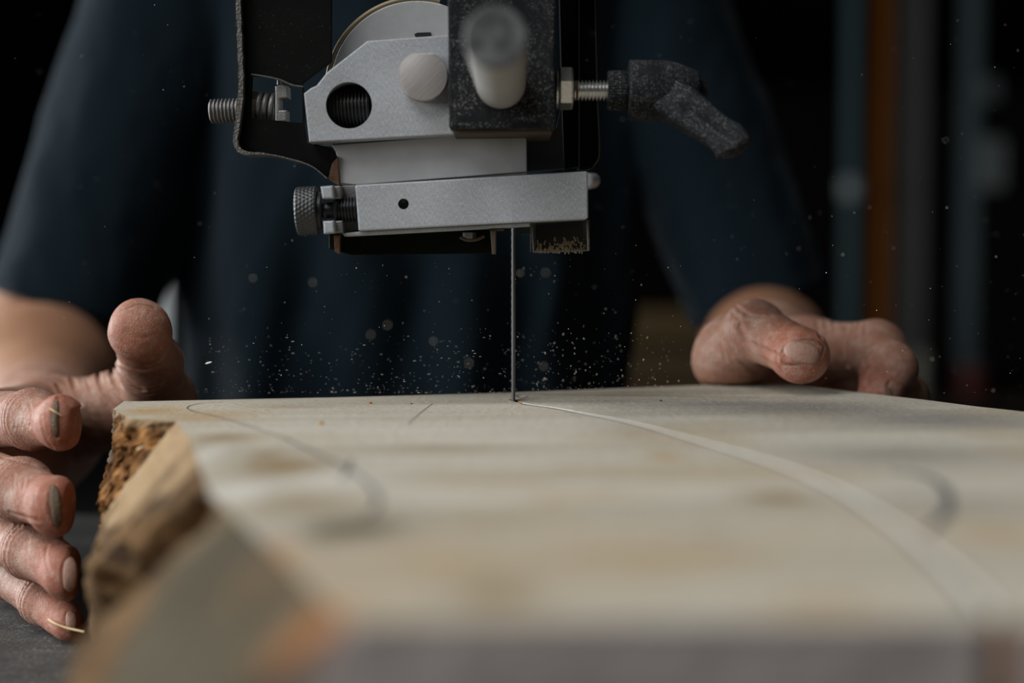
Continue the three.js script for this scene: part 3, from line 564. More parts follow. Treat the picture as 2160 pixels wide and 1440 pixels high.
  // right-hand guard: two black channels and a grey-green plate
  part('guard_channel', [extrude([[1178, -130], [1222, -130], [1222, 350], [1190, 356], [1186, 225]], 0.598, 0.010, 0), extrude([[1222, -130], [1257, -130], [1262, 200], [1264, 330], [1256, 350], [1236, 358], [1222, 356]], 0.592, 0.018, 0)], M.blackSheet, G, { label: 'black blade guard channel' });
  part('guard_edge', tube([at(1254, -130, 0.591), at(1256, 40, 0.591), at(1258, 120, 0.591), at(1260, 210, 0.591), at(1264, 310, 0.591), at(1262, 335, 0.591), at(1250, 352, 0.591)], 0.0004, 80), M.wornEdge, G);
  part('inner_plate', extrude([[1112, 284], [1173, 270], [1184, 224], [1190, 356], [1112, 362]], 0.584, 0.004, 0.0003), M.greenGrey, G, { label: 'grey green inner plate' });
  part('pale_knob', rod(at(1236, 382, 0.63), at(1252, 381, 0.645), 0.0036, 0.0032, 24, 0.001), M.palePlastic, G, { label: 'small pale knob behind the guide bar' });

  // lower shroud: black tray with a rusty left end, bolt inside
  part('shroud', [extrude([[694, 494], [1046, 478], [1046, 534], [740, 538], [694, 524]], 0.575, 0.003, 0.0003), extrude([[694, 494], [716, 494], [716, 530], [694, 524]], 0.560, 0.03, 0.0003)], M.blackSheet, G, { label: 'black lower blade shroud' });
  part('rusty_end', extrude([[704, 496], [717, 496], [717, 536], [706, 530]], 0.559, 0.002, 0.0003), M.rust, G, { label: 'rusty end of the shroud' });
  part('rusty_end', extrude([[700, 345], [713, 330], [716, 392], [692, 378]], 0.5645, 0.0015, 0.0003), M.rust, G);
  part('rim', extrude([[1034, 486], [1046, 486], [1046, 536], [1038, 536]], 0.560, 0.016, 0.0003), M.brass, G);
  part('shroud_bolt', hexNut(at(990, 505, 0.572), at(990, 490, 0.572), 14 * S(0.572)), M.steel, G);
  part('shroud_bracket', tube([at(970, 500, 0.57), at(985, 506, 0.57), at(1005, 505, 0.57), at(1022, 498, 0.57)], 0.0007, 20), M.brass, G);
  // smoky clear guard box and its chipped flange
  const cg = part('clear_guard', [extrude([[1122, 472], [1240, 464], [1242, 528], [1126, 532]], 0.562, 0.0012, 0.0002), box(at(1124, 500, 0.562).x - 0.0006, at(1124, 500, 0.562).x + 0.0006, at(1124, 531, 0.562).y, at(1124, 472, 0.562).y, -0.600, -0.563), box(at(1241, 500, 0.562).x - 0.0006, at(1241, 500, 0.562).x + 0.0006, at(1241, 528, 0.562).y, at(1241, 464, 0.562).y, -0.600, -0.563)], M.clear, G, { label: 'smoky clear plastic guard with sawdust inside' });
  part('guard_rim', [tube([at(1122, 472, 0.5615), at(1126, 532, 0.5615)], 0.0003, 4), tube([at(1126, 532, 0.5615), at(1242, 528, 0.5615)], 0.0003, 4), tube([at(1240, 464, 0.5615), at(1242, 528, 0.5615)], 0.0006, 4)], M.wornEdge, cg);
  part('guard_back', extrude([[1128, 470], [1238, 464], [1238, 522], [1130, 527]], 0.598, 0.002, 0.0002), M.blackSheet, cg);
  part('chipped_flange', extrude([[1088, 480], [1122, 476], [1124, 494], [1102, 494], [1100, 505], [1096, 494]], 0.562, 0.001, 0.0001), M.clear, cg);
  {
    const r = rng(21), list = [];
    for (let i = 0; i < 90; i++) { const x = 1130 + r() * 104, y = 530 - Math.pow(r(), 2.2) * 28, d = 0.5645 + r() * 0.012, p = at(x, y, d), g = new THREE.BoxGeometry(0.0003 + r() * 0.0006, 0.0005 + r() * 0.0022, 0.0004); g.rotateZ((r() - 0.5) * 1.2); list.push(g.translate(p.x, p.y, p.z)); }
    part('trapped_sawdust', list, std(rgb(0.40, 0.34, 0.26), 0.95), cg).userData.kind = 'stuff';
  }
}

// ------------------------------------------------------------------ the person: signed distance fields meshed by surface nets
function meshField(f, lo, hi, cell) {                                 // f(x, y, z) -> distance; returns { pos, idx }
  const n = [0, 1, 2].map(k => Math.ceil((hi[k] - lo[k]) / cell) + 1), [nx, ny, nz] = n, B = 6;
  const F = new Float32Array(nx * ny * nz).fill(9), at3 = (i, j, k) => (k * ny + j) * nx + i, halfD = B * cell * 0.5 * 1.7321;
  for (let K = 0; K < nz; K += B) for (let J = 0; J < ny; J += B) for (let I = 0; I < nx; I += B) {
    const d = f(lo[0] + (I + B / 2) * cell, lo[1] + (J + B / 2) * cell, lo[2] + (K + B / 2) * cell), skip = Math.abs(d) > halfD + 2.5 * cell + 0.004;
    for (let k = K; k < Math.min(nz, K + B); k++) for (let j = J; j < Math.min(ny, J + B); j++) for (let i = I; i < Math.min(nx, I + B); i++)
      F[at3(i, j, k)] = skip ? Math.sign(d) * 9 : f(lo[0] + i * cell, lo[1] + j * cell, lo[2] + k * cell);
  }
  const id = new Int32Array(nx * ny * nz).fill(-1), pos = [], idx = [], off = [0, 1, nx, nx + 1, nx * ny, nx * ny + 1, nx * ny + nx, nx * ny + nx + 1];
  const E = [[0, 1], [2, 3], [4, 5], [6, 7], [0, 2], [1, 3], [4, 6], [5, 7], [0, 4], [1, 5], [2, 6], [3, 7]];
  for (let k = 0; k < nz - 1; k++) for (let j = 0; j < ny - 1; j++) for (let i = 0; i < nx - 1; i++) {
    const o = at3(i, j, k); let m = 0;
    for (let q = 0; q < 8; q++) if (F[o + off[q]] < 0) m |= 1 << q;
    if (m === 0 || m === 255) continue;
    let x = 0, y = 0, z = 0, c = 0;
    for (const [a, b] of E) {
      if (((m >> a) & 1) === ((m >> b) & 1)) continue;
      const fa = F[o + off[a]], fb = F[o + off[b]], t = fa / (fa - fb);
      x += (a & 1) + ((b & 1) - (a & 1)) * t; y += ((a >> 1) & 1) + (((b >> 1) & 1) - ((a >> 1) & 1)) * t; z += ((a >> 2) & 1) + (((b >> 2) & 1) - ((a >> 2) & 1)) * t; c++;
    }
    id[o] = pos.length / 3; pos.push(lo[0] + (i + x / c) * cell, lo[1] + (j + y / c) * cell, lo[2] + (k + z / c) * cell);
  }
  const st = [1, nx, nx * ny];
  for (let k = 1; k < nz - 1; k++) for (let j = 1; j < ny - 1; j++) for (let i = 1; i < nx - 1; i++) {
    const o = at3(i, j, k), s0 = F[o] < 0;
    for (let a = 0; a < 3; a++) {
      const s1 = F[o + st[a]] < 0; if (s0 === s1) continue;
      const u = st[(a + 1) % 3], v = st[(a + 2) % 3], A = id[o], Bq = id[o - u], C = id[o - u - v], Dq = id[o - v];
      if (A < 0 || Bq < 0 || C < 0 || Dq < 0) continue;
      if (s0) idx.push(A, Bq, C, A, C, Dq); else idx.push(A, C, Bq, A, Dq, C);
    }
  }
  return { pos, idx };
}
function fieldGeometry(f, lo, hi, cell, colour) {
  const { pos, idx } = meshField(f, lo, hi, cell), nv = pos.length / 3, nor = new Float32Array(nv * 3), col = new Float32Array(nv * 3), e = cell * 0.6;
  for (let i = 0; i < nv; i++) {
    const x = pos[i * 3], y = pos[i * 3 + 1], z = pos[i * 3 + 2];
    const gx = f(x + e, y, z) - f(x - e, y, z), gy = f(x, y + e, z) - f(x, y - e, z), gz = f(x, y, z + e) - f(x, y, z - e), l = Math.hypot(gx, gy, gz) || 1;
    nor[i * 3] = gx / l; nor[i * 3 + 1] = gy / l; nor[i * 3 + 2] = gz / l;
    const c = colour(x, y, z, gx / l, gy / l, gz / l); col[i * 3] = c[0]; col[i * 3 + 1] = c[1]; col[i * 3 + 2] = c[2];
  }
  // split vertices by the axis their faces look along, so that uv in metres stays even
  const map = new Map(), P = [], N = [], C = [], U = [], I = [];
  for (let t = 0; t < idx.length; t += 3) {
    const q = [idx[t], idx[t + 1], idx[t + 2]], n = [0, 1, 2].map(k => Math.abs(nor[q[0] * 3 + k] + nor[q[1] * 3 + k] + nor[q[2] * 3 + k])), ax = n[2] >= n[0] && n[2] >= n[1] ? 2 : n[0] >= n[1] ? 0 : 1;
    for (const v of q) {
      const key = v * 3 + ax; let w = map.get(key);
      if (w === undefined) {
        w = P.length / 3; map.set(key, w);
        const x = pos[v * 3], y = pos[v * 3 + 1], z = pos[v * 3 + 2];
        P.push(x, y, z); N.push(nor[v * 3], nor[v * 3 + 1], nor[v * 3 + 2]); C.push(col[v * 3], col[v * 3 + 1], col[v * 3 + 2]);
        if (ax === 2) U.push(x, y); else if (ax === 0) U.push(z, y); else U.push(x, z);
      }
      I.push(w);
    }
  }
  const g = new THREE.BufferGeometry();
  g.setAttribute('position', new THREE.Float32BufferAttribute(P, 3)); g.setAttribute('normal', new THREE.Float32BufferAttribute(N, 3)); g.setAttribute('color', new THREE.Float32BufferAttribute(C, 3)); g.setAttribute('uv', new THREE.Float32BufferAttribute(U, 2)); g.setIndex(I);
  return g;
}
const smin = (a, b, k) => { const h = Math.max(k - Math.abs(a - b), 0) / k; return Math.min(a, b) - h * h * k * 0.25; };
const smax = (a, b, k) => -smin(-a, -b, k);
function bone(a, b, ra, rb) {                                         // tapered capsule
  const bx = b.x - a.x, by = b.y - a.y, bz = b.z - a.z, q = 1 / (bx * bx + by * by + bz * bz || 1e-9);
  return (x, y, z) => { const px = x - a.x, py = y - a.y, pz = z - a.z, t = Math.min(1, Math.max(0, (px * bx + py * by + pz * bz) * q)), dx = px - bx * t, dy = py - by * t, dz = pz - bz * t; return Math.sqrt(dx * dx + dy * dy + dz * dz) - ra - (rb - ra) * t; };
}
function ball(c, rx, ry, rz) { const m = Math.min(rx, ry, rz); return (x, y, z) => { const X = (x - c.x) / rx, Y = (y - c.y) / ry, Z = (z - c.z) / rz, k = Math.sqrt(X * X + Y * Y + Z * Z); return (k - 1) * m * (k > 1 ? 1 : 1); }; }
function segDist(p, a, b) { const bx = b.x - a.x, by = b.y - a.y, bz = b.z - a.z, px = p[0] - a.x, py = p[1] - a.y, pz = p[2] - a.z, t = Math.min(1, Math.max(0, (px * bx + py * by + pz * bz) / (bx * bx + by * by + bz * bz || 1e-9))); return Math.hypot(px - bx * t, py - by * t, pz - bz * t); }

// a hand: palm bones blended softly, fingers as chains of their own
function makeHand(h) {
  const palm = h.palm.map(b => bone(at(...b[0]), at(...b[1]), b[2] / 1000, b[3] / 1000));
  const fingers = h.fingers.map(fg => {
    const J = fg.map(q => at(q[0], q[1], q[2])), R = fg.map(q => q[3] / 1000), bs = [];
    for (let i = 0; i < J.length - 1; i++) bs.push(bone(J[i], J[i + 1], R[i], R[i + 1]));
    // knuckles swell a little
    const kn = J.slice(1, -1).map((j, i) => ball(j, R[i + 1] * 1.05, R[i + 1] * 1.05, R[i + 1] * 1.05));
    return { bs, kn, J, R };
  });
  const pads = (h.pads || []).map(p => ({ f: ball(at(p[0], p[1], p[2]), p[3] / 1000, p[4] / 1000, p[5] / 1000), k: p[6] || 0.005 }));
  const rough = h.rough ?? 1;
  const base = (x, y, z) => {
    let d = 9; for (const b of palm) d = smin(d, b(x, y, z), 0.012);
    let fd = 9;
    for (const fg of fingers) {
      let q = 9; for (const b of fg.bs) q = smin(q, b(x, y, z), 0.0035);
      for (const b of fg.kn) q = smin(q, b(x, y, z), 0.004);
      fd = smin(fd, q, 0.0022);
    }
    d = smin(d, fd, 0.009);
    for (const p of pads) d = smin(d, p.f(x, y, z), p.k);
    return d;
  };
  const hit = (px, py) => { let d = 0.46; for (let i = 0; i < 90; i++) { const p = at(px, py, d), s = base(p.x, p.y, p.z); if (s < 0.00005) break; d += s * 0.85; } return at(px, py, Math.min(d, 0.78)); };
  const dense = pts => { const c = new THREE.CatmullRomCurve3(pts.map(p => V(p[0], p[1], 0))), n = Math.max(2, Math.round(c.getLength() / 9)); return c.getPoints(n).map(p => [p.x, p.y]); };
  const creases = (h.creases || []).map(c => ({ p: dense(c[0]).map(q => hit(q[0], q[1])), d: c[1] * (c[3] ? 0.75 : 0.95) / 1000, w: c[2] / 1000, dirt: c[3] }));
  const cb = creases.map(c => { const b = new THREE.Box3().setFromPoints(c.p); return b.expandByScalar(0.006 + c.w * 2); });
  const f = (x, y, z) => {
    const inBoard = Math.max(y - TOP, farZ(x) - z, -0.166 - x);                                   // flesh flattens where it presses on board and table
    let d = Math.max(base(x, y, z), TABLE + 0.0003 - y, 0.0003 - inBoard); if (Math.abs(d) > 0.004) return d;
    creases.forEach((c, i) => { const b = cb[i]; if (x < b.min.x || x > b.max.x || y < b.min.y || y > b.max.y || z < b.min.z || z > b.max.z) return; let m = 9; for (let k = 0; k < c.p.length - 1; k++) m = Math.min(m, segDist([x, y, z], c.p[k], c.p[k + 1])); d += c.d * Math.exp(-(m / c.w) * (m / c.w)) - c.d * 0.35 * Math.exp(-Math.pow((m - 2 * c.w) / c.w, 2)); });
    // knuckle wrinkles: rings across each finger near its joints
    for (const fg of fingers) for (let i = 1; i < fg.J.length - 1; i++) {
      const j = fg.J[i], dx = x - j.x, dy = y - j.y, dz = z - j.z, r2 = dx * dx + dy * dy + dz * dz, R = fg.R[i] * 1.7; if (r2 > R * R) continue;
      const a = fg.J[i - 1], b = fg.J[i + 1], tx = b.x - a.x, ty = b.y - a.y, tz = b.z - a.z, l = Math.hypot(tx, ty, tz), s = (dx * tx + dy * ty + dz * tz) / l + 0.0012 * (noise(x * 260, y * 260, z * 260) - 0.5);
      d += 0.00028 * rough * Math.cos(s * 6.283 / 0.0026) * Math.exp(-Math.pow(s / 0.0052, 2)) * step(R * R, R * R * 0.5, r2);
    }
    d = smax(smax(d, 0.0004 - inBoard, 0.003), TABLE + 0.0002 - y, 0.003);
    d += rough * (0.0006 * (fbm(x * 130, y * 130, z * 130, 2) - 0.5) + 0.00022 * (fbm(x * 520, y * 520, z * 520, 2) - 0.5));
    return Math.max(d, TABLE + 0.0002 - y, 0.0003 - inBoard);
  };
  const tips = fingers.map(fg => fg.J[fg.J.length - 1]);
  const knuck = fingers.flatMap(fg => fg.J.slice(1, -1));
  const colour = (x, y, z) => {
    const m = fbm(x * 110, y * 110, z * 110, 3), fine = fbm(x * 420, y * 420, z * 420, 2), v = noise(x * 900, y * 900, z * 900);
    let c = mix3([0.250, 0.113, 0.070], [0.385, 0.208, 0.145], m);
    let nt = 9; for (const t of tips) nt = Math.min(nt, Math.hypot(x - t.x, y - t.y, z - t.z));
    let nk = 9; for (const t of knuck) nk = Math.min(nk, Math.hypot(x - t.x, y - t.y, z - t.z));
    c = mix3(c, [0.38, 0.115, 0.068], 0.75 * step(0.022, 0.010, nt) * clamp(0.2 + 1.2 * m));        // ruddy fingertips
    c = mix3(c, [0.36, 0.155, 0.11], 0.35 * step(0.020, 0.010, nk));
    c = mix3(c, [0.52, 0.43, 0.36], 0.30 * step(0.50, 0.80, m * 0.4 + fine * 0.6 + 0.05));         // wood dust caught in patches
    for (const q of creases) if (q.dirt) { let e = 9; for (let k = 0; k < q.p.length - 1; k++) e = Math.min(e, segDist([x, y, z], q.p[k], q.p[k + 1])); c = mix3(c, [0.055, 0.035, 0.022], q.dirt * Math.exp(-Math.pow(e / (q.w * 0.8), 2))); }
    return c;
  };
  return { f, base, hit, colour: (x, y, z) => colour(x, y, z).map(v => v / 0.52), fingers };
}
// a nail: a thin curved plate laid on the skin by marching in from outside
function nail(hand, c, n, w, l, up, lift = 0.0004) {
  if (!n) { const h = 0.0008, g = (x, y, z) => hand.base(c.x + x, c.y + y, c.z + z); n = V(g(h, 0, 0) - g(-h, 0, 0), g(0, h, 0) - g(0, -h, 0), g(0, 0, h) - g(0, 0, -h)); }
  n = n.clone().normalize(); const U = up.clone().cross(n).normalize(), L = n.clone().cross(U).normalize(), K = 14, P = [], I = [], start = 0.005;
  const drop = (u, v) => { const o = c.clone().addScaledVector(U, u * w).addScaledVector(L, v * l).addScaledVector(n, start); let t = 0; for (let i = 0; i < 40; i++) { const d = hand.base(o.x, o.y, o.z); if (d < 0.00003 || t > 0.0085) break; o.addScaledVector(n, -d * 0.8); t += d * 0.8; } return o; };
  const grid = [];
  for (let j = 0; j <= K; j++) for (let i = 0; i <= K; i++) {
    let u = i / K * 2 - 1, v = j / K * 2 - 1; const a = u * Math.sqrt(1 - 0.48 * v * v), b = v * Math.sqrt(1 - 0.46 * u * u);
    const p = drop(a, b), e = Math.max(Math.abs(u), Math.abs(v)); p.addScaledVector(n, lift + 0.00045 * (1 - e * e) - (e > 0.99 ? lift + 0.0012 : 0)); grid.push(p);
  }
  for (const p of grid) P.push(p.x, p.y, p.z);
  for (const p of grid) P.push(p.x - n.x * 0.0014, p.y - n.y * 0.0014, p.z - n.z * 0.0014);
  const W = K + 1, T = W * W;
  for (let j = 0; j < K; j++) for (let i = 0; i < K; i++) { const a = j * W + i; I.push(a, a + 1, a + W, a + 1, a + W + 1, a + W); I.push(T + a, T + a + W, T + a + 1, T + a + 1, T + a + W, T + a + W + 1); }
  const g = new THREE.BufferGeometry(); g.setAttribute('position', new THREE.Float32BufferAttribute(P, 3)); g.setIndex(I); g.computeVertexNormals(); return g;
}

// hand on the rough edge of the board (left of the picture)
const handA = makeHand({
  palm: [[[95, 885, .755], [95, 872, .668], 25, 14.5], [[95, 905, .755], [55, 985, .662], 24, 14.5], [[90, 925, .755], [45, 1090, .668], 22, 14], [[85, 930, .755], [50, 1140, .68], 20, 13],
    [[95, 872, .668], [50, 1140, .68], 14, 12.5], [[120, 890, .70], [335, 846, .652], 18, 13.5], [[110, 868, .664], [262, 838, .652], 11.5, 11]],
  fingers: [
    [[130, 900, .70, 17], [333, 843, .650, 14.6], [318, 770, .630, 12.9], [296, 706, .607, 11.8]],
    [[95, 868, .668, 14.5], [-30, 884, .600, 12.2], [70, 884, .566, 11.0], [134, 893, .543, 8.4]],
    [[55, 985, .662, 14.5], [-60, 1002, .588, 12.4], [45, 1032, .556, 11.4], [116, 1066, .533, 9.2]],
    [[45, 1095, .668, 14], [-28, 1112, .592, 11.8], [68, 1158, .560, 10.6], [142, 1208, .537, 8.6]],
    [[50, 1142, .680, 12.5], [20, 1210, .600, 9.6], [92, 1266, .564, 8.6], [148, 1318, .545, 6.8]]],
  pads: [[295, 694, .604, 12.9, 13.2, 12.0, .004], [128, 890, .543, 8.4, 10.8, 9.0, .004], [118, 1068, .533, 9.6, 11.2, 9.4, .004], [145, 1210, .537, 8.6, 10.0, 8.6, .004]],
  creases: [
    [[[232, 772], [240, 798], [256, 826], [276, 850]], 2.3, 1.1], [[[206, 786], [214, 812], [228, 840], [240, 862]], 2.1, 1.0], [[[152, 798], [160, 822], [172, 850]], 1.4, 1.0],
    [[[240, 752], [264, 772], [300, 780], [336, 772], [358, 752]], 0.7, 1.1], [[[246, 770], [270, 800], [300, 822]], 0.8, 1.0], [[[122, 812], [132, 828]], 1.2, 1.0], [[[182, 800], [192, 826]], 0.6, 0.7],
    [[[262, 700], [292, 712], [330, 706]], 0.15, 1.0], [[[268, 650], [296, 640], [326, 648]], 0.5, 0.6, 0.7],
    [[[124, 836], [114, 862], [112, 896], [120, 922]], 1.0, 0.7, 0.9], [[[60, 846], [66, 872], [62, 900]], 0.4, 0.6], [[[44, 850], [50, 874], [46, 902]], 0.35, 0.5], [[[28, 856], [34, 880], [30, 906]], 0.35, 0.5], [[[86, 880], [92, 914], [110, 946]], 0.4, 0.7],
    [[[114, 1024], [106, 1050], [108, 1082], [126, 1110]], 0.9, 0.7, 0.9], [[[76, 1030], [72, 1056], [80, 1088]], 0.4, 0.6], [[[52, 1006], [48, 1036]], 0.35, 0.6], [[[30, 1000], [28, 1030], [34, 1060]], 0.35, 0.6],
    [[[140, 1180], [132, 1206], [138, 1232]], 0.7, 0.7, 0.7], [[[100, 1150], [96, 1180], [106, 1210]], 0.4, 0.7], [[[60, 1130], [58, 1160], [66, 1180]], 0.4, 0.7], [[[142, 1290], [138, 1306], [146, 1326]], 0.5, 0.6, 0.6],
    [[[0, 962], [50, 975], [100, 990]], 0.5, 0.8], [[[20, 1080], [80, 1100]], 0.5, 0.8],
  ],
});
// hand on the far edge (right of the picture)
const handB = makeHand({
  palm: [[[1622, 745, .785], [1698, 742, .712], 25, 14.5], [[1622, 760, .785], [1700, 792, .728], 24, 14.5], [[1622, 775, .785], [1690, 840, .742], 22, 14], [[1622, 790, .785], [1680, 885, .755], 20, 13],
    [[1698, 742, .712], [1680, 885, .755], 14, 12.5], [[1600, 755, .76], [1548, 742, .670], 22, 15], [[1560, 748, .68], [1695, 745, .70], 12, 12]],
  fingers: [
    [[1575, 750, .73, 18], [1546, 744, .666, 15.0], [1592, 697, .640, 12.6], [1688, 746, .612, 11.0]],
    [[1698, 738, .708, 14.0], [1846, 738, .672, 12.9], [1874, 777, .650, 11.6], [1852, 840, .642, 9.6]],
    [[1700, 792, .728, 14.0], [1862, 806, .694, 12.4], [1900, 838, .668, 11.0], [1888, 885, .655, 9.4]],
    [[1690, 840, .742, 13.5], [1845, 868, .705, 11.6], [1885, 905, .682, 10.4], [1872, 950, .668, 9.0]],
    [[1680, 885, .755, 12.5], [1820, 925, .718, 10.0], [1855, 960, .698, 9.0], [1845, 1000, .685, 7.8]]],
  pads: [[1690, 752, .612, 11.9, 11.4, 11.0, .004], [1530, 770, .668, 14.5, 12.0, 14.0, .006]],
  creases: [
    [[[1646, 752], [1652, 766], [1690, 767], [1730, 754], [1738, 736]], 0.7, 0.6, 0.9], [[[1646, 748], [1660, 728], [1690, 716], [1724, 718], [1738, 732]], 0.7, 0.6, 0.8], [[[1636, 740], [1638, 764], [1652, 786]], 0.5, 0.6, 0.6],
    [[[1560, 690], [1582, 722], [1620, 742], [1640, 752]], 0.9, 1.4], [[[1786, 690], [1782, 726], [1788, 770]], 1.4, 1.3], [[[1800, 682], [1797, 718]], 0.7, 0.8], [[[1812, 680], [1810, 712]], 0.6, 0.7], [[[1826, 678], [1826, 706]], 0.5, 0.7],
    [[[1724, 680], [1732, 712]], 0.9, 1.0], [[[1740, 676], [1746, 710]], 0.7, 0.9], [[[1758, 674], [1762, 700]], 0.5, 0.8], [[[1874, 806], [1871, 822], [1876, 836]], 0.9, 0.6, 0.95], [[[1530, 650], [1560, 672]], 0.5, 0.8], [[[1545, 640], [1580, 664], [1610, 668]], 0.5, 0.8],
    [[[1830, 775], [1812, 800]], 0.5, 0.9], [[[1560, 760], [1600, 786], [1640, 792]], 0.6, 1.2], [[[1520, 720], [1530, 760]], 0.5, 1.0],
  ],
});
// arms, shoulders, head
const J = {
  shA: at(440, -280, 1.05), elA: at(85, 770, 0.965), wrA: at(95, 895, 0.755),
  shB: at(1275, -280, 1.05), elB: at(1612, 735, 1.005), wrB: at(1622, 755, 0.785),
};
const cx = (J.shA.x + J.shB.x) / 2, shY = J.shA.y, pz = -1.05;
const bodyBones = [bone(J.shA, J.elA, .046, .042), bone(J.elA, J.elA.clone().lerp(J.wrA, 0.35), .042, .041), bone(J.elA.clone().lerp(J.wrA, 0.35), J.wrA, .041, .027),
  bone(J.shB, J.elB, .042, .035), bone(J.elB, J.elB.clone().lerp(J.wrB, 0.35), .035, .035), bone(J.elB.clone().lerp(J.wrB, 0.35), J.wrB, .035, .026)];
const headC = V(cx, shY + 0.235, pz + 0.10);
const neck = bone(V(cx, shY + 0.02, pz), V(cx, shY + 0.16, pz + 0.06), .062, .055);
const trunk = (x, y, z, g = 0) => { const Z = (z - pz) / 0.70; let d = 9; for (const b of trunkB) d = smin(d, b(x, y, Z), 0.07); return (d - g) * 0.82; };
const trunkB = [bone(V(cx, 0.92, 0), V(cx, 1.08, 0.01), .150, .144), bone(V(cx, 1.08, 0.01), V(cx, shY - 0.08, 0), .144, .165), bone(V(cx - .11, shY - 0.03, 0), V(cx + .11, shY - 0.03, 0), .085, .085)];
const headF = (() => {
  const c = headC, parts = [ball(c, .076, .105, .094), ball(V(c.x, c.y - .055, c.z + .030), .055, .062, .058), bone(V(c.x, c.y + .005, c.z + .094), V(c.x, c.y - .032, c.z + .110), .009, .0135), bone(V(c.x - .030, c.y + .022, c.z + .080), V(c.x + .030, c.y + .022, c.z + .080), .012, .012), ball(V(c.x - .079, c.y - .01, c.z - .005), .010, .032, .020), ball(V(c.x + .079, c.y - .01, c.z - .005), .010, .032, .020), bone(V(c.x - .018, c.y - .062, c.z + .090), V(c.x + .018, c.y - .062, c.z + .090), .0075, .0075), bone(V(c.x - .014, c.y - .073, c.z + .087), V(c.x + .014, c.y - .073, c.z + .087), .008, .008)];
  return (x, y, z) => { let d = neck(x, y, z); for (const p of parts) d = smin(d, p(x, y, z), 0.012); for (const s of [-1, 1]) d = smax(d, -(Math.hypot(x - c.x - s * .031, y - c.y - .002, z - c.z - .098) - .013), 0.008); return d; };
})();
const bodyF = (x, y, z) => { let d = trunk(x, y, z, -0.012); for (const b of bodyBones) d = smin(d, b(x, y, z), 0.03); d = smin(d, neck(x, y, z), 0.03); return d + 0.004 * (fbm(x * 22, y * 22, z * 22, 2) - 0.5); };
const person = thing('person', 'person in a navy t-shirt pushing the board with both hands', 'person', V(cx, 0, pz));
{
  const skinBump = texture(1024, (u, v) => 0.35 * fbm(u * 120, v * 120, 1.2, 3) + 0.65 * Math.min(1, Math.abs(fbm(u * 44, v * 44, 4, 2) - 0.5) * 7), false, 1 / 0.03);
  const plain = (x, y, z) => mix3([0.25, 0.115, 0.060], [0.36, 0.185, 0.108], fbm(x * 40, y * 40, z * 40, 3)).map(v => v / 0.52);
  const grains = specks(1024, 5600, 1.2, 3.6, 31), lines = (u, v) => Math.min(1, Math.abs(fbm(u * 64, v * 64, 4, 2) - 0.5) * 9);
  const skinMap = texture(1024, (u, v) => { const k = 0.52 * (0.84 + 0.16 * lines(u, v)) + 0.08 * (noise(u * 200, v * 200, 3) - 0.5); return mix3([k, k, k], [1, 0.98, 0.96], grains(u, v) * 0.75 * clamp(3 * (fbm(u * 8, v * 8, 2.7, 3) - 0.3))); }, true, 1 / 0.09);
  const skinM = new THREE.MeshPhysicalMaterial({ color: 0xffffff, map: skinMap, vertexColors: true, roughness: 0.58, bumpMap: skinBump, bumpScale: 0.00016, specularIntensity: 0.4, sheen: 0.08, sheenRoughness: 0.5, sheenColor: rgb(0.8, 0.7, 0.6) });
  const handBox = h => { const b = new THREE.Box3(); for (const f of h.fingers) f.J.forEach((j, i) => { b.expandByPoint(j.clone().addScalar(f.R[i] + .006)); b.expandByPoint(j.clone().addScalar(-f.R[i] - .006)); }); return b; };
  const geos = [];
  for (const [h, w, el] of [[handA, J.wrA, J.elA], [handB, J.wrB, J.elB]]) {
    const b = handBox(h); b.expandByPoint(w.clone().addScalar(.03)); b.expandByPoint(w.clone().addScalar(-.03));
    const fore = bone(el.clone().lerp(w, 0.35), w, h === handA ? .041 : .035, .027);
    const f = (x, y, z) => smin(h.f(x, y, z), fore(x, y, z), 0.02);
    geos.push(fieldGeometry(f, [b.min.x - .004, b.min.y - .004, b.min.z + .001], [b.max.x + .004, b.max.y + .004, b.max.z + .004], 0.00105, h.colour));
  }
  geos.push(fieldGeometry(bodyF, [J.elA.x - .09, 0.90, -1.20], [J.elB.x + .09, shY + 0.15, -0.755], 0.008, plain));
  geos.push(fieldGeometry(headF, [headC.x - .12, shY, headC.z - .13], [headC.x + .12, headC.y + .13, headC.z + .15], 0.0035, plain));
  const body = part('body', mergeGeometries(geos), skinM, person, { keepUV: true, label: 'weathered bare hands and forearms dusted with sawdust' });

  const nailTex = (a, b, d) => texture(256, (u, v) => mix3(mix3(a, b, fbm(u * 60, v * 5, 3, 3)), d, 0.8 * step(0.60, 0.78, fbm(u * 9, v * 9, 6.5, 4))), true, 1 / 0.012);
  const nailM = new THREE.MeshPhysicalMaterial({ map: nailTex([0.31, 0.160, 0.110], [0.40, 0.25, 0.19], [0.20, 0.115, 0.075]), roughness: 0.5, specularIntensity: 0.5, side: THREE.DoubleSide, bumpMap: bumpGrit, bumpScale: 0.0002 });
  const dirtyM = new THREE.MeshPhysicalMaterial({ map: nailTex([0.085, 0.058, 0.036], [0.20, 0.145, 0.10], [0.028, 0.018, 0.011]), roughness: 0.65, specularIntensity: 0.3, side: THREE.DoubleSide, bumpMap: bumpGrit, bumpScale: 0.0004 });
  part('fingernail', nail(handB, handB.hit(1693, 743), null, 0.0085, 0.0050, V(0.28, 1, 0)), nailM, person, { label: 'broad thumbnail rimmed with dirt' });
  part('fingernail', nail(handB, handB.hit(1877, 832), null, 0.0013, 0.0040, V(-0.1, 1, 0)), dirtyM, person);
  part('fingernail', nail(handA, at(297, 645, .6155), V(0, 0.80, -0.6), 0.0080, 0.0050, V(0, 0, 1)), dirtyM, person);
  part('fingernail', nail(handA, handA.hit(116, 882), null, 0.0014, 0.0078, V(-0.03, 1, 0)), dirtyM, person, { label: 'dirty nail seen nearly edge on' });
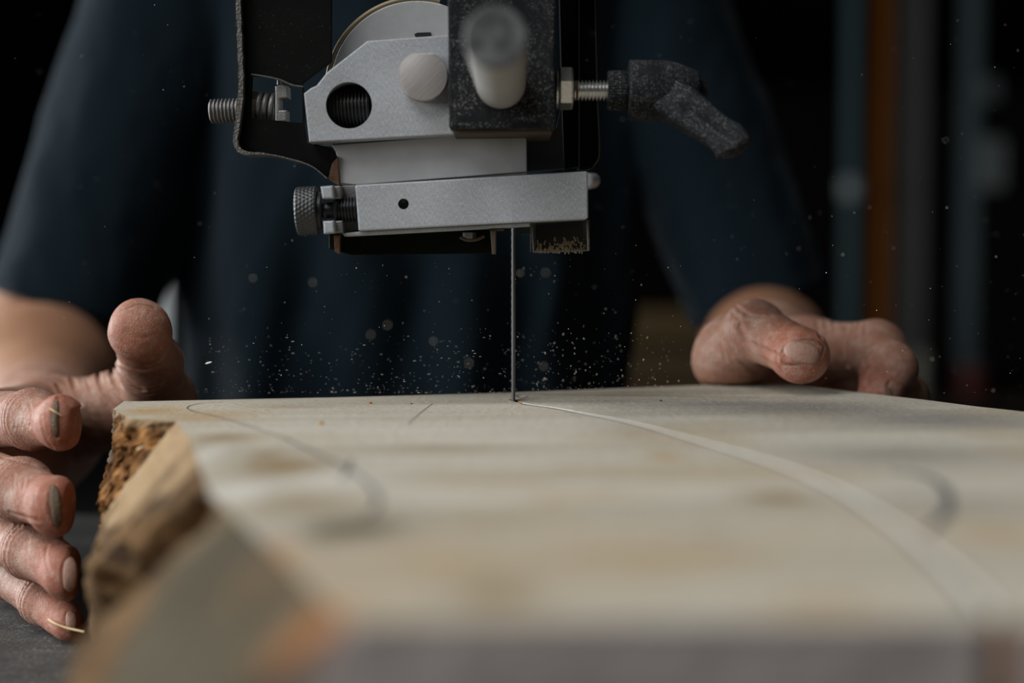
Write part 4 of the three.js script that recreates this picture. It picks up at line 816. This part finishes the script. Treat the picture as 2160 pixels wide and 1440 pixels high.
  part('fingernail', nail(handA, handA.hit(118, 1066), null, 0.0021, 0.0086, V(-0.10, 1, 0)), dirtyM, person);
  part('fingernail', nail(handA, handA.hit(148, 1212), null, 0.0028, 0.0066, V(0.05, 1, 0)), nailM, person);
  part('fingernail', nail(handA, handA.hit(150, 1310), null, 0.0022, 0.0046, V(0.05, 1, 0)), nailM, person);

  // t-shirt: trunk and sleeves one cloth, with folds
  const hem = (sh, el, t) => ({ p: sh.clone().lerp(el, t), n: el.clone().sub(sh).normalize() });
  const hA = { p: at(140, 655, 0.972), n: V(-0.10, -1, 0.10).normalize() }, hB = { p: at(1605, 648, 1.0), n: V(0.34, -0.94, 0.05).normalize() };
  hA.n.copy(V(-0.28, -0.94, 0.1)).normalize();
  const topA = at(455, -240, 1.05), topB = at(1262, -240, 1.05), endA = at(140, 672, 0.97), endB = at(1608, 662, 1.0);
  const slA = bone(topA, endA.clone().add(endA.clone().sub(topA).multiplyScalar(0.2)), .066, .054), slB = bone(topB, endB.clone().add(endB.clone().sub(topB).multiplyScalar(0.2)), .064, .046);
  const shirtF = (x, y, z) => {
    const inPlane = (h) => (x - h.p.x) * h.n.x + (y - h.p.y) * h.n.y + (z - h.p.z) * h.n.z;
    let d = trunk(x, y, z, 0.010);
    if (d < 0.2) {
      const c = x - cx, v = 1.30 - y;
      const folds = 0.019 * (fbm(x * 16 + 0.6 * Math.sin(y * 9), y * 2.6, 3.3, 3) - 0.5) * 2 + 0.006 * Math.sin((x + 0.25 * Math.abs(c) * v) * 95 + 3 * fbm(x * 8, y * 5, 1, 2)) * step(1.28, 1.05, y) * fbm(x * 9, y * 5, 7, 2) * 1.6;
      d += folds;
    }
    const fa = 0.006 * (fbm(x * 26, y * 13, z * 20 + 2, 3) - 0.5) * 2, sa = smax(slA(x, y, z) + fa, inPlane(hA), 0.004), sb = smax(slB(x, y, z) + fa * 0.9, inPlane(hB), 0.004);
    d = smin(d, sa, 0.006); d = smin(d, sb, 0.006);
    d = smax(d, 0.88 - y, 0.004);
    return smax(d, -(Math.hypot(x - cx, z - pz - 0.02) - 0.075) * (y > shY - 0.02 ? 1 : 0) - (y > shY - 0.02 ? 0 : 9), 0.004);
  };
  const weave = texture(512, (u, v) => 0.5 + 0.25 * Math.sin(u * 6.283 * 64) * Math.sin(v * 6.283 * 64) + 0.4 * (fbm(u * 30, v * 30, 1, 3) - 0.5), false, 1 / 0.05);
  const clothC = (x, y, z) => { const n = fbm(x * 30, y * 30, z * 30, 3); return mix3([0.0030, 0.0078, 0.0118], [0.0056, 0.0122, 0.0172], n); };
  const clothM = new THREE.MeshPhysicalMaterial({ color: 0xffffff, vertexColors: true, roughness: 0.95, sheen: 1.0, sheenRoughness: 0.6, sheenColor: rgb(0.17, 0.19, 0.21), bumpMap: weave, bumpScale: 0.0004, specularIntensity: 0.25 });
  part('t_shirt', fieldGeometry(shirtF, [J.elA.x - .10, 0.86, -1.24], [J.elB.x + .10, shY + 0.10, -0.86], 0.0048, clothC), clothM, person, { keepUV: true, label: 'navy short sleeved t-shirt' });

  // trousers, shoes and hair, outside the frame
  const legs = [bone(V(cx, 0.90, pz), V(cx, 0.93, pz), .145, .15), ...[-1, 1].flatMap(s => [bone(V(cx + s * .08, 0.86, pz), V(cx + s * .10, 0.47, pz), .088, .066), bone(V(cx + s * .10, 0.47, pz), V(cx + s * .11, 0.08, pz - .02), .066, .055)])];
  const legF = (x, y, z) => { let d = 9; for (const b of legs) d = smin(d, b(x, y, z), 0.03); return smax(smax(d, y - 0.95, 0.004), 0.05 - y, 0.004) + 0.008 * (fbm(x * 14, y * 9, z * 14, 2) - 0.5); };
  part('trousers', fieldGeometry(legF, [cx - .26, 0.03, pz - .20], [cx + .26, 0.98, pz + .20], 0.012, () => [0.03, 0.032, 0.036]), std(0xffffff, 0.9, 0, { vertexColors: true }), person, { keepUV: true });
  for (const s of [-1, 1]) {
    const sh = [bone(V(cx + s * .11, .045, pz - .05), V(cx + s * .125, .035, pz + .15), .045, .036)];
    part('shoe', fieldGeometry((x, y, z) => smax(sh[0](x, y, z), 0.004 - y, 0.004), [cx + s * .12 - .07, -.01, pz - .11], [cx + s * .12 + .07, .11, pz + .21], 0.008, () => [0.02, 0.018, 0.016]), std(0xffffff, 0.6, 0, { vertexColors: true }), person, { keepUV: true });
  }
  // (x, y, z) => smax(ball(V(headC.x, headC.y + .012, headC.z - .010), .084, .108, .100)(x, y, z), -(smax(z - headC.z - .035, headC.y + .055 - y, 0.01)) < 0 ? -(y - headC.y + .02 + (headC.z - z) * 0.7) : 0 - 1, 0.004);
  part('hair', fieldGeometry((x, y, z) => { const d = ball(V(headC.x, headC.y + .012, headC.z - .010), .083, .108, .101)(x, y, z); return smax(d + 0.004 * (fbm(x * 90, y * 30, z * 90, 2) - 0.5), (headC.y + .045 - y) - (headC.z + .02 - z) * 1.2, 0.004); }, [headC.x - .11, headC.y - .12, headC.z - .13], [headC.x + .11, headC.y + .14, headC.z + .11], 0.005, () => [0.05, 0.035, 0.025]), std(0xffffff, 0.7, 0, { vertexColors: true }), person, { keepUV: true });
  for (const s of [-1, 1]) {
    const eye = part('eye', new THREE.SphereGeometry(0.0115, 24, 16).translate(headC.x + s * .031, headC.y + .002, headC.z + .0785), std(rgb(0.45, 0.42, 0.39), 0.35), person);
    part('iris', new THREE.SphereGeometry(0.0056, 20, 14).translate(headC.x + s * .031, headC.y - .001, headC.z + .0848), std(rgb(0.04, 0.025, 0.015), 0.3), eye);
  }
}

// ------------------------------------------------------------------ the workshop behind, far out of focus
{
  const D = 6.0, S = 0.46;                                            // far end of the bay; height of the low storage rack there
  const X = at(1800, 0, D).x, yc = at(1800, 398, D).y, pm = dull({ color: rgb(0.075, 0.115, 0.125), roughness: 0.7 }, 0.3);
  const post = thing('steel_post', 'slim grey steel post with a bright collar behind the person', 'post', V(X, 0, -D));
  part('pole', rod(V(X, 0.012, -D), V(X, 2.899, -D), 0.032, undefined, 24), pm, post);
  part('collar', rod(V(X, yc - 0.04, -D), V(X, yc + 0.04, -D), 0.042, undefined, 24), std(rgb(0.30, 0.34, 0.35), 0.5), post);
  part('foot', box(X - 0.09, X + 0.09, 0, 0.012, -D - 0.09, -D + 0.09, 0.003), pm, post);

  const rack = thing('storage_rack', 'low dark wooden storage rack at the back of the room behind the hand', 'rack', V(2.0, 0, -D - 0.4));
  const bm = dull({ color: rgb(0.070, 0.052, 0.040), roughness: 0.9 }, 0.2);
  part('rack_top', box(1.35, 3.2, S - 0.05, S, -D - 0.75, -D - 0.12, 0.004), bm, rack);
  for (const x of [1.42, 3.13]) for (const z of [-D - 0.69, -D - 0.18]) part('leg', box(x - 0.04, x + 0.04, 0, S - 0.05, z - 0.04, z + 0.04, 0.004), bm, rack);

  const board = (label, px0, px1, d, c) => {
    const a = at(px0, 300, d), b = at(px1, 300, d);
    return solo('plank', label, 'board', V(a.x, S, -d), box(a.x, b.x, S + 0.001, 2.6, -d - 0.012, -d + 0.012, 0.002), dull({ color: c, roughness: 0.85 }, 0.2), 'boards standing on the storage rack');
  };
  board('orange brown plank standing upright on the storage rack', 1846, 1878, D + 0.30, rgb(0.30, 0.095, 0.012));
  board('pale grey plank standing next to the orange brown one', 1886, 1952, D + 0.32, rgb(0.13, 0.128, 0.12));
  const cX = at(2050, 0, D + 0.3).x, zc = -D - 0.3, cy = py => at(0, py, D + 0.3).y;
  const cl = thing('bar_clamp', 'grey bar clamp standing on the storage rack at far right', 'clamp', V(cX, S, zc));
  const cm = dull({ color: rgb(0.095, 0.125, 0.135), roughness: 0.7 }, 0.3);
  part('bar', box(cX - 0.038, cX + 0.038, S + 0.001, 2.6, zc - 0.02, zc + 0.02, 0.002), cm, cl);
  part('jaw', box(cX + 0.038, cX + 0.15, cy(400), cy(292), zc - 0.04, zc + 0.04, 0.01), dull({ color: rgb(0.16, 0.175, 0.17), roughness: 0.7 }, 0.3), cl);
  part('jaw', box(cX + 0.038, cX + 0.12, cy(215), cy(165), zc - 0.04, zc + 0.04, 0.01), dull({ color: rgb(0.10, 0.11, 0.11), roughness: 0.7 }, 0.3), cl);
  const tin = (px, d, rad, h, c, label) => {
    const p = at(px, 820, d), t = thing('tin', label, 'tin', V(p.x, S, -d));
    part('can', rod(V(p.x, S + 0.001, -d), V(p.x, S + h, -d), rad, undefined, 32, 0.003), std(c, 0.5), t);
    part('lid', rod(V(p.x, S + h, -d), V(p.x, S + h + 0.012, -d), rad * 1.03, undefined, 32, 0.003), std(rgb(0.2, 0.2, 0.2), 0.5), t);
  };
  tin(2050, D + 0.18, 0.065, 0.14, rgb(0.13, 0.020, 0.013), 'dark red tin standing on the storage rack');
  tin(1938, D + 0.16, 0.034, 0.20, rgb(0.36, 0.34, 0.28), 'pale tin on the storage rack just beside the hand');

  // between arm and trunk on the right a crate; on the left a white lath
  const cd = 4.2, wx = at(1420, 700, cd).x;
  const wood = thing('wooden_crate', 'brown slatted wooden crate on the floor between arm and body', 'crate', V(wx, 0, -cd));
  for (let i = 0; i < 8; i++) part('slat', box(wx - 0.36, wx + 0.36, 0.012 + i * 0.115, 0.112 + i * 0.115, -cd + 0.118 - 0.002 * (i % 2), -cd + 0.138, 0.003), dull({ color: rgb(0.050 + 0.010 * (i % 3), 0.034 + 0.006 * (i % 2), 0.018), roughness: 0.9 }, 0.1), wood);
  for (const s of [-1, 1]) part('side', box(wx + s * 0.34 - 0.012, wx + s * 0.34 + 0.012, 0, 0.94, -cd - 0.3, -cd + 0.115, 0.003), dull({ color: rgb(0.12, 0.09, 0.05), roughness: 0.9 }, 0.1), wood);
  const sl = at(342, 604, 1.6);
  const lath = thing('white_lath', 'white painted lath standing behind the person', 'lath', V(sl.x, 0, -1.6));
  part('strip', box(-0.010, 0.010, 0, sl.y + 0.022, -0.008, 0.008, 0.001).rotateZ(-0.02).translate(sl.x - 0.020, 0.001, -1.6), std(rgb(0.55, 0.57, 0.58), 0.7), lath);
}

// ------------------------------------------------------------------ sawdust in the air, chips and crumbs
{
  const r = rng(404), list = [], q = new THREE.Quaternion(), e = new THREE.Euler();
  const add = (px, py, d, s, ex, ey, ang = 0) => { const p = at(px, py, d); e.set((r() - 0.5) * 0.8, (r() - 0.5) * 0.8, ang); q.setFromEuler(e); list.push(new THREE.Matrix4().compose(p, q.clone(), V(s * ex, s * ey, s))); };
  const size = () => 0.00006 + 0.00013 * Math.pow(r(), 3.5);
  for (let i = 0; i < 260; i++) add(r() * 2160, r() * 860, 0.46 + r() * 0.30, size() * 0.9, 1, 1 + r() * 0.6, r() * 3);                       // everywhere
  for (let i = 0; i < 330; i++) { const x = 1060 + (r() + r() + r() - 1.5) * 520, y = 826 - Math.pow(r(), 1.6) * 330; add(x, y, 0.575 + r() * 0.06, size() * 1.1, 1, 1 + r() * 0.8, (r() - 0.5) * 0.8); }
  for (let i = 0; i < 300; i++) { const x = 430 + r() * 640, y = 828 - Math.pow(r(), 1.8) * 120; add(x, y, 0.590 + r() * 0.03, size() * 0.75, 2.5 + r() * 4, 0.7, (r() - 0.5) * 0.25); }   // fibres thrown flat to the left
  for (let i = 0; i < 150; i++) { const x = 1085 + r() * 330, y = 822 - Math.pow(r(), 1.5) * 120; add(x, y, 0.590 + r() * 0.04, size() * 1.25, 1, 1.2 + r() * 1.6, (r() - 0.5) * 1.4); }
  for (let i = 0; i < 130; i++) add(1500 + r() * 660, 420 + r() * 420, 0.50 + r() * 0.25, size() * 1.1, 1, 1 + r() * 0.6, r() * 3);
  for (let i = 0; i < 9; i++) add(500 + r() * 900, 500 + r() * 320, 0.44 + r() * 0.03, 0.00028, 1, 1.2, r());                                  // near ones, out of focus
  add(440, 765, 0.592, 0.0006, 3.2, 0.7, 0.3);
  const m = new THREE.InstancedMesh(new THREE.IcosahedronGeometry(1, 0), M.sawdust, list.length);
  m.name = 'airborne_sawdust'; m.userData = { kind: 'stuff', label: 'pale specks of sawdust flying above the wood board', category: 'sawdust' };
  list.forEach((t, i) => m.setMatrixAt(i, t)); m.castShadow = m.receiveShadow = true; scene.add(m);

  const chip = (pts, rad, label) => solo('wood_splinter', label, 'splinter', pts[0].clone(), tube(pts, rad, 16, 6), M.splinter, 'loose wood splinters');
  const on = (h, px, py, up = 0.0005) => h.hit(px, py).add(V(0, up * 0.4, up));
  chip([on(handA, 103, 1306), on(handA, 120, 1316, 0.0012), on(handA, 140, 1324, 0.0018), at(178, 1332, 0.532)], 0.00045, 'long blond splinter stuck across the little finger');
  chip([on(handA, 106, 862), on(handA, 118, 870, 0.0012), on(handA, 130, 877)], 0.00035, 'short pale splinter on the nail of the index finger');
  chip([at(290, 948, 0.508), at(298, 944, 0.506), at(306, 941, 0.507)], 0.0005, 'white splinter caught in the rotten brown bark');
  const crumb = (px, py, s, label, c) => { const p = onTop(px, py); return solo('wood_crumb', label, 'crumb', p, new THREE.DodecahedronGeometry(s, 0).scale(1.4, 0.7, 1).translate(p.x, TOP + s * 0.6, p.z), std(c, 0.9), 'crumbs lying on the board'); };
  crumb(781, 851, 0.0007, 'orange brown crumb near the far edge of the board', rgb(0.42, 0.20, 0.07));
  crumb(677, 894, 0.0009, 'pale orange crumb in the middle of the pencil outlined area', rgb(0.55, 0.30, 0.12));
  crumb(868, 852, 0.0004, 'tiny dark crumb behind the pencil tick', rgb(0.12, 0.06, 0.03));
  crumb(1394, 846, 0.0005, 'tiny dark crumb right of the blade', rgb(0.10, 0.06, 0.035));
}
renderer.render(scene, camera);
